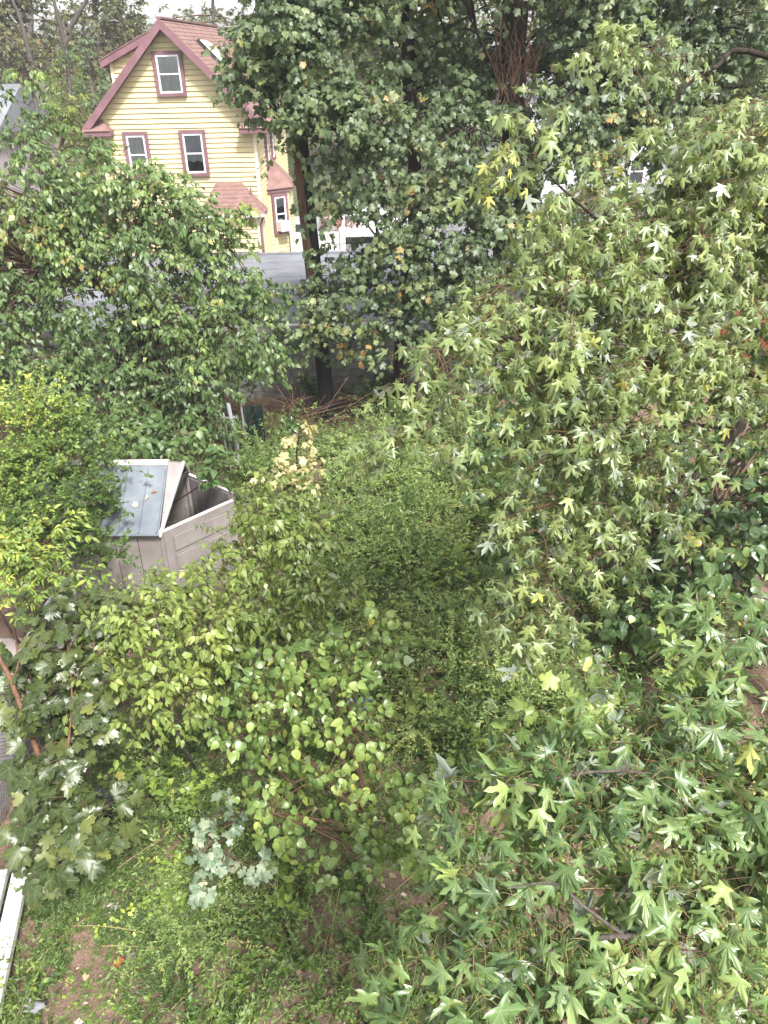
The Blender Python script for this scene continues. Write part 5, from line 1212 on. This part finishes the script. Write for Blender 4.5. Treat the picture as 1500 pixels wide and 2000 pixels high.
soil_bare = lambda x, y: 0.8 * ell(x, y, -2.7, 7.3, 0.9, 0.7) + 0.85 * ell(x, y, -2.6, 4.4, 0.8, 0.5) + 0.7 * ell(x, y, 0.5, 5.4, 1.2, 0.8) + 0.6 * ell(x, y, 0.2, 17.2, 1.6, 0.8) + 0.8 * ell(x, y, 1.4, 3.9, 0.9, 0.6) + 0.5 * ell(x, y, -2.0, 8.0, 0.6, 0.4)
def weed_clumps(name, label, centres, hgt, nst, nl, leaf, mat, tpl, seed, tint0, lean=0.9, up=0.6, stem_r=0.003):
    """tufts: arching stems fan out from each root, leaves all along the stems"""
    P_, T_, H_ = [], [], []
    K = 6; t = np.linspace(0, 1, K)
    for (cx, cy) in centres:
        n = int(nst * rng.uniform(0.5, 1.4)); hh = hgt * rng.uniform(0.35, 1.7)
        th = rng.uniform(0, 6.28, n); ro = 0.05 + 0.10 * rng.random(n)
        le = lean * rng.uniform(0.15, 1.15, n); wind = rng.normal(0, 0.35, 2)
        h = hh * rng.uniform(0.55, 1.1, n)
        out = np.stack([np.cos(th), np.sin(th)], -1)
        p = np.zeros((n, K, 3))
        p[:, :, :2] = np.array([cx, cy]) + out[:, None] * ro[:, None, None] + (out * le[:, None] + wind)[:, None, :] * (h[:, None] * t ** 1.6)[:, :, None]
        p[:, :, 2] = gz(cx, cy) - 0.03 + h[:, None] * (t - (0.22 + 0.3 * le[:, None]) * t ** 2.6)
        P_.append(p); T_.append(np.full(n, rng.normal(0, 0.14)) + rng.normal(0, 0.06, n)); H_.append(h)
    P = np.vstack(P_); T = np.concatenate(T_); Hh = np.concatenate(H_); m = len(P)
    lt = (np.linspace(0.1, 1.0, nl)[None] + rng.normal(0, 0.02, (m, nl))).clip(0.03, 1)
    fi = lt * (K - 1); i0 = np.minimum(fi.astype(int), K - 2); fr = (fi - i0)[..., None]; ix = np.arange(m)[:, None]
    bs = P[ix, i0] * (1 - fr) + P[ix, i0 + 1] * fr; td = unit(P[ix, i0 + 1] - P[ix, i0])
    ph = (np.arange(nl) * 2.4)[None] + rng.normal(0, 0.5, (m, nl))
    rad = np.stack([np.cos(ph), np.sin(ph), 0.15 * np.ones_like(ph)], -1)
    dd = unit(rad + td * up + 0.25 * rng.normal(size=rad.shape))
    nn = np.array([0, -0.2, 1.0]) + 0.45 * rng.normal(size=rad.shape)
    sz = leaf * rng.uniform(0.6, 1.3, (m, nl)) * (1.15 - 0.6 * lt) * (0.7 + 0.5 * (Hh / Hh.max()))[:, None]
    ti = (tint0 + T[:, None] + rng.normal(0, 0.08, (m, nl)) + 0.2 * (lt - 0.6)).clip(0, 1)
    LV = Leaves(); LV.add(bs, dd, nn, sz, ti)
    o = bake(name, LV.cat(), tpl, mat); tag(o, label, 'weeds')
    bake_tubes('stem', [(P[:, ::2], np.linspace(stem_r, stem_r * 0.4, K)[None, ::2].repeat(m, 0), 3)], M_gstem, o, (0, 0, 0), 'stuff')
    return o
def spots(n, x0, x1, y0, y1, gap, prob):
    out = []
    for _ in range(n * 60):
        x, y = rng.uniform(x0, x1), rng.uniform(y0, y1)
        if rng.random() > prob(np.array(x), np.array(y)): continue
        if all((x - q[0]) ** 2 + (y - q[1]) ** 2 > gap * gap for q in out): out.append((x, y))
        if len(out) >= n: break
    return out
p_any = lambda x, y: in_yard(x, y) * np.clip(1.0 - 0.9 * soil_bare(x, y), 0.02, 1)
p_cen = lambda x, y: p_any(x, y) * (0.1 + 0.9 * ell(x, y, 0.3, 11.5, 3.0, 4.6, 4))
weed_clumps('feathery_weeds', 'tufts of pale feathery mugwort filling the middle of the yard', spots(95, -3, 4.5, 7.4, 17.4, 0.40, p_cen), 1.22, 30, 48, 0.10, L_weed, BLADE, 1, 0.66, 0.95, 0.9)
weed_clumps('dark_weeds', 'darker fine leaved weed tufts between the pale mugwort', spots(100, -3.8, 5, 3.6, 16.8, 0.32, p_any), 0.58, 26, 38, 0.066, L_weed, BLADE, 2, 0.26, 0.85)
weed_clumps('leafy_weeds', 'knee high leafy green weeds scattered through the yard', spots(150, -4.2, 5, 3.2, 17.5, 0.27, p_any), 0.50, 11, 20, 0.085, L_cover, DIAMOND, 3, 0.46, 0.9, 0.35)
weed_clumps('grassy_weeds', 'thin wispy grass like weeds arching over the soil', spots(130, -4.2, 4.5, 3.2, 17.0, 0.3, p_any), 0.72, 16, 34, 0.075, L_weed, BLADE, 4, 0.56, 1.4, 1.6, 0.0028)
weed_clumps('tall_weeds', 'tall single stemmed leafy weeds standing above the tufts', spots(60, -3.2, 4.5, 5.0, 16.5, 0.5, p_any), 1.0, 5, 34, 0.12, L_cover, DIAMOND, 7, 0.6, 0.5, 0.3, 0.005)
def p_low(x, y): return in_yard(x, y) * np.clip(0.62 + 0.35 * fbm(x, y, 1.0, 9) - soil_bare(x, y), 0.02, 1)
weeds('undergrowth', 'mixed low green undergrowth covering the yard floor', 2800, (-4.5, 7.5, 3.0, 18.6), 0.18, 10, 0.07, L_cover, DIAMOND, p_low, 0.8, 2, 'undergrowth', tint0=0.28, jit=0.12, tv=0.13)
def p_front(x, y): return in_yard(x, y) * np.clip(0.55 + 0.5 * fbm(x, y, 1.6, 21) - 0.9 * soil_bare(x, y), 0.03, 1)
weeds('creeping_weeds', 'creeping small leaved ground cover over the near soil', 2600, (-4.3, 4.5, 2.9, 8.5), 0.12, 9, 0.066, L_cover, DIAMOND, p_front, 1.3, 4, 'ground cover', tint0=0.36, jit=0.3, tv=0.15)
p_near = lambda x, y: in_yard(x, y) * np.clip(1.0 - 0.8 * ell(x, y, -2.9, 4.3, 0.5, 0.4) - 0.6 * ell(x, y, 0.4, 5.2, 0.7, 0.5), 0.05, 1)
weed_clumps('near_weeds', 'tangled knee high mugwort tufts on the near side of the saplings', spots(34, -3.7, 1.2, 3.3, 7.4, 0.45, p_near), 0.72, 34, 46, 0.055, L_weed, BLADE, 8, 0.27, 1.0, 0.8)
weed_clumps('near_leafy_weeds', 'leafy yellow green weeds rising on the near side of the saplings', spots(26, -3.7, 1.2, 3.3, 7.2, 0.45, p_near), 0.62, 8, 22, 0.07, L_cover, OVATE, 9, 0.30, 0.7, 0.4, 0.004)
# single mugwort plants that stand out
def clump(name, label, c, n, hgt, mat, leaf, nl, spread, lean=0.8, tint0=0.5, tpl=BLADE):
    e = empty(name, (c[0], c[1], 0)); tag(e, label, 'weed')
    o = weeds('foliage', None, n, (c[0] - spread, c[0] + spread, c[1] - spread, c[1] + spread), hgt, nl, leaf, mat, tpl, lambda x, y: np.exp(-((x - c[0]) ** 2 + (y - c[1]) ** 2) / (spread * 0.6) ** 2), lean, int(abs(c[0] * 100)) + 3, None, 'stuff', M_gstem, 0.003, 0.9, tint0, (c[0], c[1], 0), e)
    return e
clump('mugwort', 'arching pale mugwort clump with combed leaves over bare soil', az(340, 1790, 0.2), 170, 0.72, L_weed, 0.055, 80, 0.5, 1.3, 0.70)
clump('mugwort', 'dark bushy weed clump beside the white boards', az(120, 1760, 0.2), 90, 0.42, L_weed, 0.05, 60, 0.5, 0.7, 0.18)
clump('mugwort', 'dark feathery weed under the white leaved sapling', az(520, 1660, 0.15), 60, 0.5, L_weed, 0.06, 50, 0.5, 1.0, 0.3)
clump('mugwort', 'grey green weed tuft on bare soil near the young silver maple', az(740, 1790, 0.1), 22, 0.3, L_weed, 0.06, 30, 0.2, 0.6, 0.35)
clump('mugwort', 'tall pale grass like weed before the garage wall', az(700, 880, 0.3), 70, 0.75, L_weed, 0.11, 40, 0.7, 1.2, 0.68)
clump('mugwort', 'tall pale feathery weed near the dark thicket', az(960, 980, 0.3), 90, 0.8, L_weed, 0.11, 40, 0.8, 1.1, 0.62)
clump('mugwort', 'dark fine leaved weed stand behind the mulberry sapling', az(690, 1180, 0.2), 120, 0.55, L_weed, 0.055, 60, 0.8, 0.8, 0.22)
clump('mugwort', 'dark green weed mass between mulberry and young maple', az(930, 1400, 0.2), 140, 0.5, L_weed, 0.06, 50, 0.9, 0.8, 0.2)
# dry yellow stalks
st_l = []
for k in range(220):
    p = np.array([rng.uniform(-4, 3.5), rng.uniform(3.3, 15), 0.0]); p[2] = gz(p[0], p[1]) + 0.04
    th, L_ = rng.uniform(0, 6.28), rng.uniform(0.4, 1.1)
    tt = np.linspace(0, 1, 6)[:, None]
    q = p + tt * L_ * np.array([math.cos(th), math.sin(th), rng.uniform(0.0, 0.9)]); q[:, 2] -= 0.25 * L_ * tt[:, 0] ** 2
    q[:, 2] = np.maximum(q[:, 2], gz(q[:, 0], q[:, 1]) + 0.015)
    st_l.append(q)
st_l = np.array(st_l)
o = bake_tubes('dry_stalks', [(st_l, np.full(st_l.shape[:2], 0.0036), 4)], M_dry, None, (0, 0, 0), 'stuff'); tag(o, 'thin dry yellow stalks lying among the weeds', 'stalks')
# fallen leaves on the soil
k = 4600
xs, ys = rng.uniform(-4.3, 6, k), rng.uniform(3, 18.8, k)
ok_ = in_yard(xs, ys); xs, ys = xs[ok_], ys[ok_]; k = len(xs)
a_ = rng.uniform(0, 6.28, k)
LV = Leaves(); LV.add(np.stack([xs, ys, gz(xs, ys) + 0.02], -1), np.stack([np.cos(a_), np.sin(a_), 0.1 * rng.normal(size=k)], -1), np.array([0, 0, 1.0]) + 0.3 * rng.normal(size=(k, 3)), 0.065 * rng.uniform(0.4, 1.6, k), rng.uniform(0, 0.95, k))
tag(bake('leaf_litter', LV.cat(), DIAMOND, L_litter), 'scattered brown and grey fallen leaves on the soil', 'leaf litter')
# a few leaves that can be told apart: on the shed roof and on the bare soil
def one_leaf(p, size, tint, lab, nor=(0, 0, 1), tpl=NORWAY_HI, mat=L_litter):
    L1 = Leaves(); th = rng.uniform(0, 6.28)
    L1.add(np.array(p, float)[None], np.array([[math.cos(th), math.sin(th), 0]]), np.array(nor, float)[None], np.array([size]), np.array([tint]))
    o = bake('fallen_leaf', L1.cat(), tpl, mat, None, p, None); o.location = p; tag(o, lab, 'leaf', 'fallen leaves')
rn = unit(np.array([0, -(sr - se), sym - sy0]))
for (u, x, t_, lab) in [(0.42, -3.66, 1.0, 'rusty fallen leaf on the shed roof'), (0.50, -3.76, 0.85, 'small pale fallen leaf on the shed roof below the rusty one'), (0.58, -3.90, 0.9, 'larger pale fallen leaf on the shed roof')]:
    p = np.array(rp(u, x, 0.045, -1)) + np.array([sx1, sy0, 0])
    one_leaf(p, 0.10, t_, lab, rn)
for (px_, py_, t_, lab) in [(498, 1875, 1.0, 'curled red brown leaf on the bare soil by the mugwort'), (232, 1880, 1.0, 'small red brown leaf on the soil beside the dark weed clump')]:
    q = az(px_, py_, 0.0); q[2] = gz(q[0], q[1]) + 0.045
    one_leaf(q, 0.10, t_, lab)
# stones and scraps
M_stone = surf('pale_stone', (0.34, 0.28, 0.26), (0.52, 0.44, 0.40), 6, 0.9, 0.4)
M_blue = surf('blue_plastic', (0.012, 0.035, 0.20), (0.03, 0.09, 0.38), 5, 0.35, 0.2, 0.5)
M_lblue = surf('pale_blue_plastic', (0.10, 0.24, 0.40), (0.25, 0.45, 0.60), 5, 0.35, 0.2, 0.5)
def stone(px_, py_, r_, lab):
    q = az(px_, py_, 0.0); q[2] = gz(q[0], q[1]) + 0.03
    v, f = [], []
    for i in range(7):
        for j in range(10):
            a, b_ = math.pi * i / 6, 2 * math.pi * j / 10
            k_ = r_ * rng.uniform(0.8, 1.15)
            v.append((k_ * math.sin(a) * math.cos(b_), 0.8 * k_ * math.sin(a) * math.sin(b_), 0.5 * k_ * math.cos(a)))
    for i in range(6):
        for j in range(10): f.append((i * 10 + j, (i + 1) * 10 + j, (i + 1) * 10 + (j + 1) % 10, i * 10 + (j + 1) % 10))
    o = link('stone', mesh_from('stone', v, f, M_stone, smooth=True), None, q); tag(o, lab, 'stone', 'stones on the soil')
stone(218, 1782, 0.085, 'pale flat stone between the dark weed clump and the mugwort')
stone(258, 1873, 0.05, 'small pinkish stone on the soil below the mugwort')
stone(330, 1890, 0.06, 'rounded whitish stone under the arching mugwort')
def scrap(name, px_, py_, zz, w_, h_, mat, lab, cat):
    q = az(px_, py_, zz)
    n_ = 9; v = []
    for i in range(n_):
        for j in range(n_):
            u, t_ = i / (n_ - 1) - 0.5, j / (n_ - 1) - 0.5
            v.append((u * w_ * (1 + 0.2 * math.sin(5 * t_)), t_ * h_, 0.06 * math.sin(9 * u + 3 * t_) + 0.05 * math.sin(11 * t_ - 4 * u) + 0.12 * (0.5 - abs(u))))
    f = [(i * n_ + j, (i + 1) * n_ + j, (i + 1) * n_ + j + 1, i * n_ + j + 1) for i in range(n_ - 1) for j in range(n_ - 1)]
    o = link(name, mesh_from(name, v, f, mat, smooth=True), None, q, (0.5, 0, rng.uniform(-0.4, 0.4)))
    o.modifiers.new('solid', 'SOLIDIFY').thickness = 0.004
    tag(o, lab, cat)
scrap('blue_tarpaulin', 700, 1378, 0.50, 0.30, 0.2, M_blue, 'crumpled deep blue tarpaulin showing through the mulberry leaves', 'tarpaulin')
scrap('plastic_scrap', 452, 1268, 0.35, 0.2, 0.12, M_lblue, 'small pale blue plastic scrap behind the box elder', 'scrap')
scrap('plastic_bag', 68, 1965, 0.12, 0.14, 0.1, surf('grey_plastic', (0.2, 0.2, 0.24), (0.4, 0.4, 0.46), 7, 0.4, 0.2), 'small grey plastic bag on the soil at the end of the white boards', 'bag')
# ------------------------------------------------------------------ haze volume added to imitate lens glare
hzb = MB().box(-70, 80, -8, 95, -1.4, 16).build('haze', None)
hm = bpy.data.materials.new('glare_haze'); hm.use_nodes = True
hn = hm.node_tree.nodes; hn.remove(hn['Principled BSDF'])
pv = hn.new('ShaderNodeVolumePrincipled')
pv.inputs['Color'].default_value = (0.95, 0.96, 1.0, 1); pv.inputs['Density'].default_value = 0.0008
hm.node_tree.links.new(pv.outputs['Volume'], hn['Material Output'].inputs['Volume'])
hzb.data.materials.append(hm)
hzb['kind'] = 'stuff'; hzb['label'] = 'thin haze added over the yard to imitate lens glare'; hzb['category'] = 'haze'
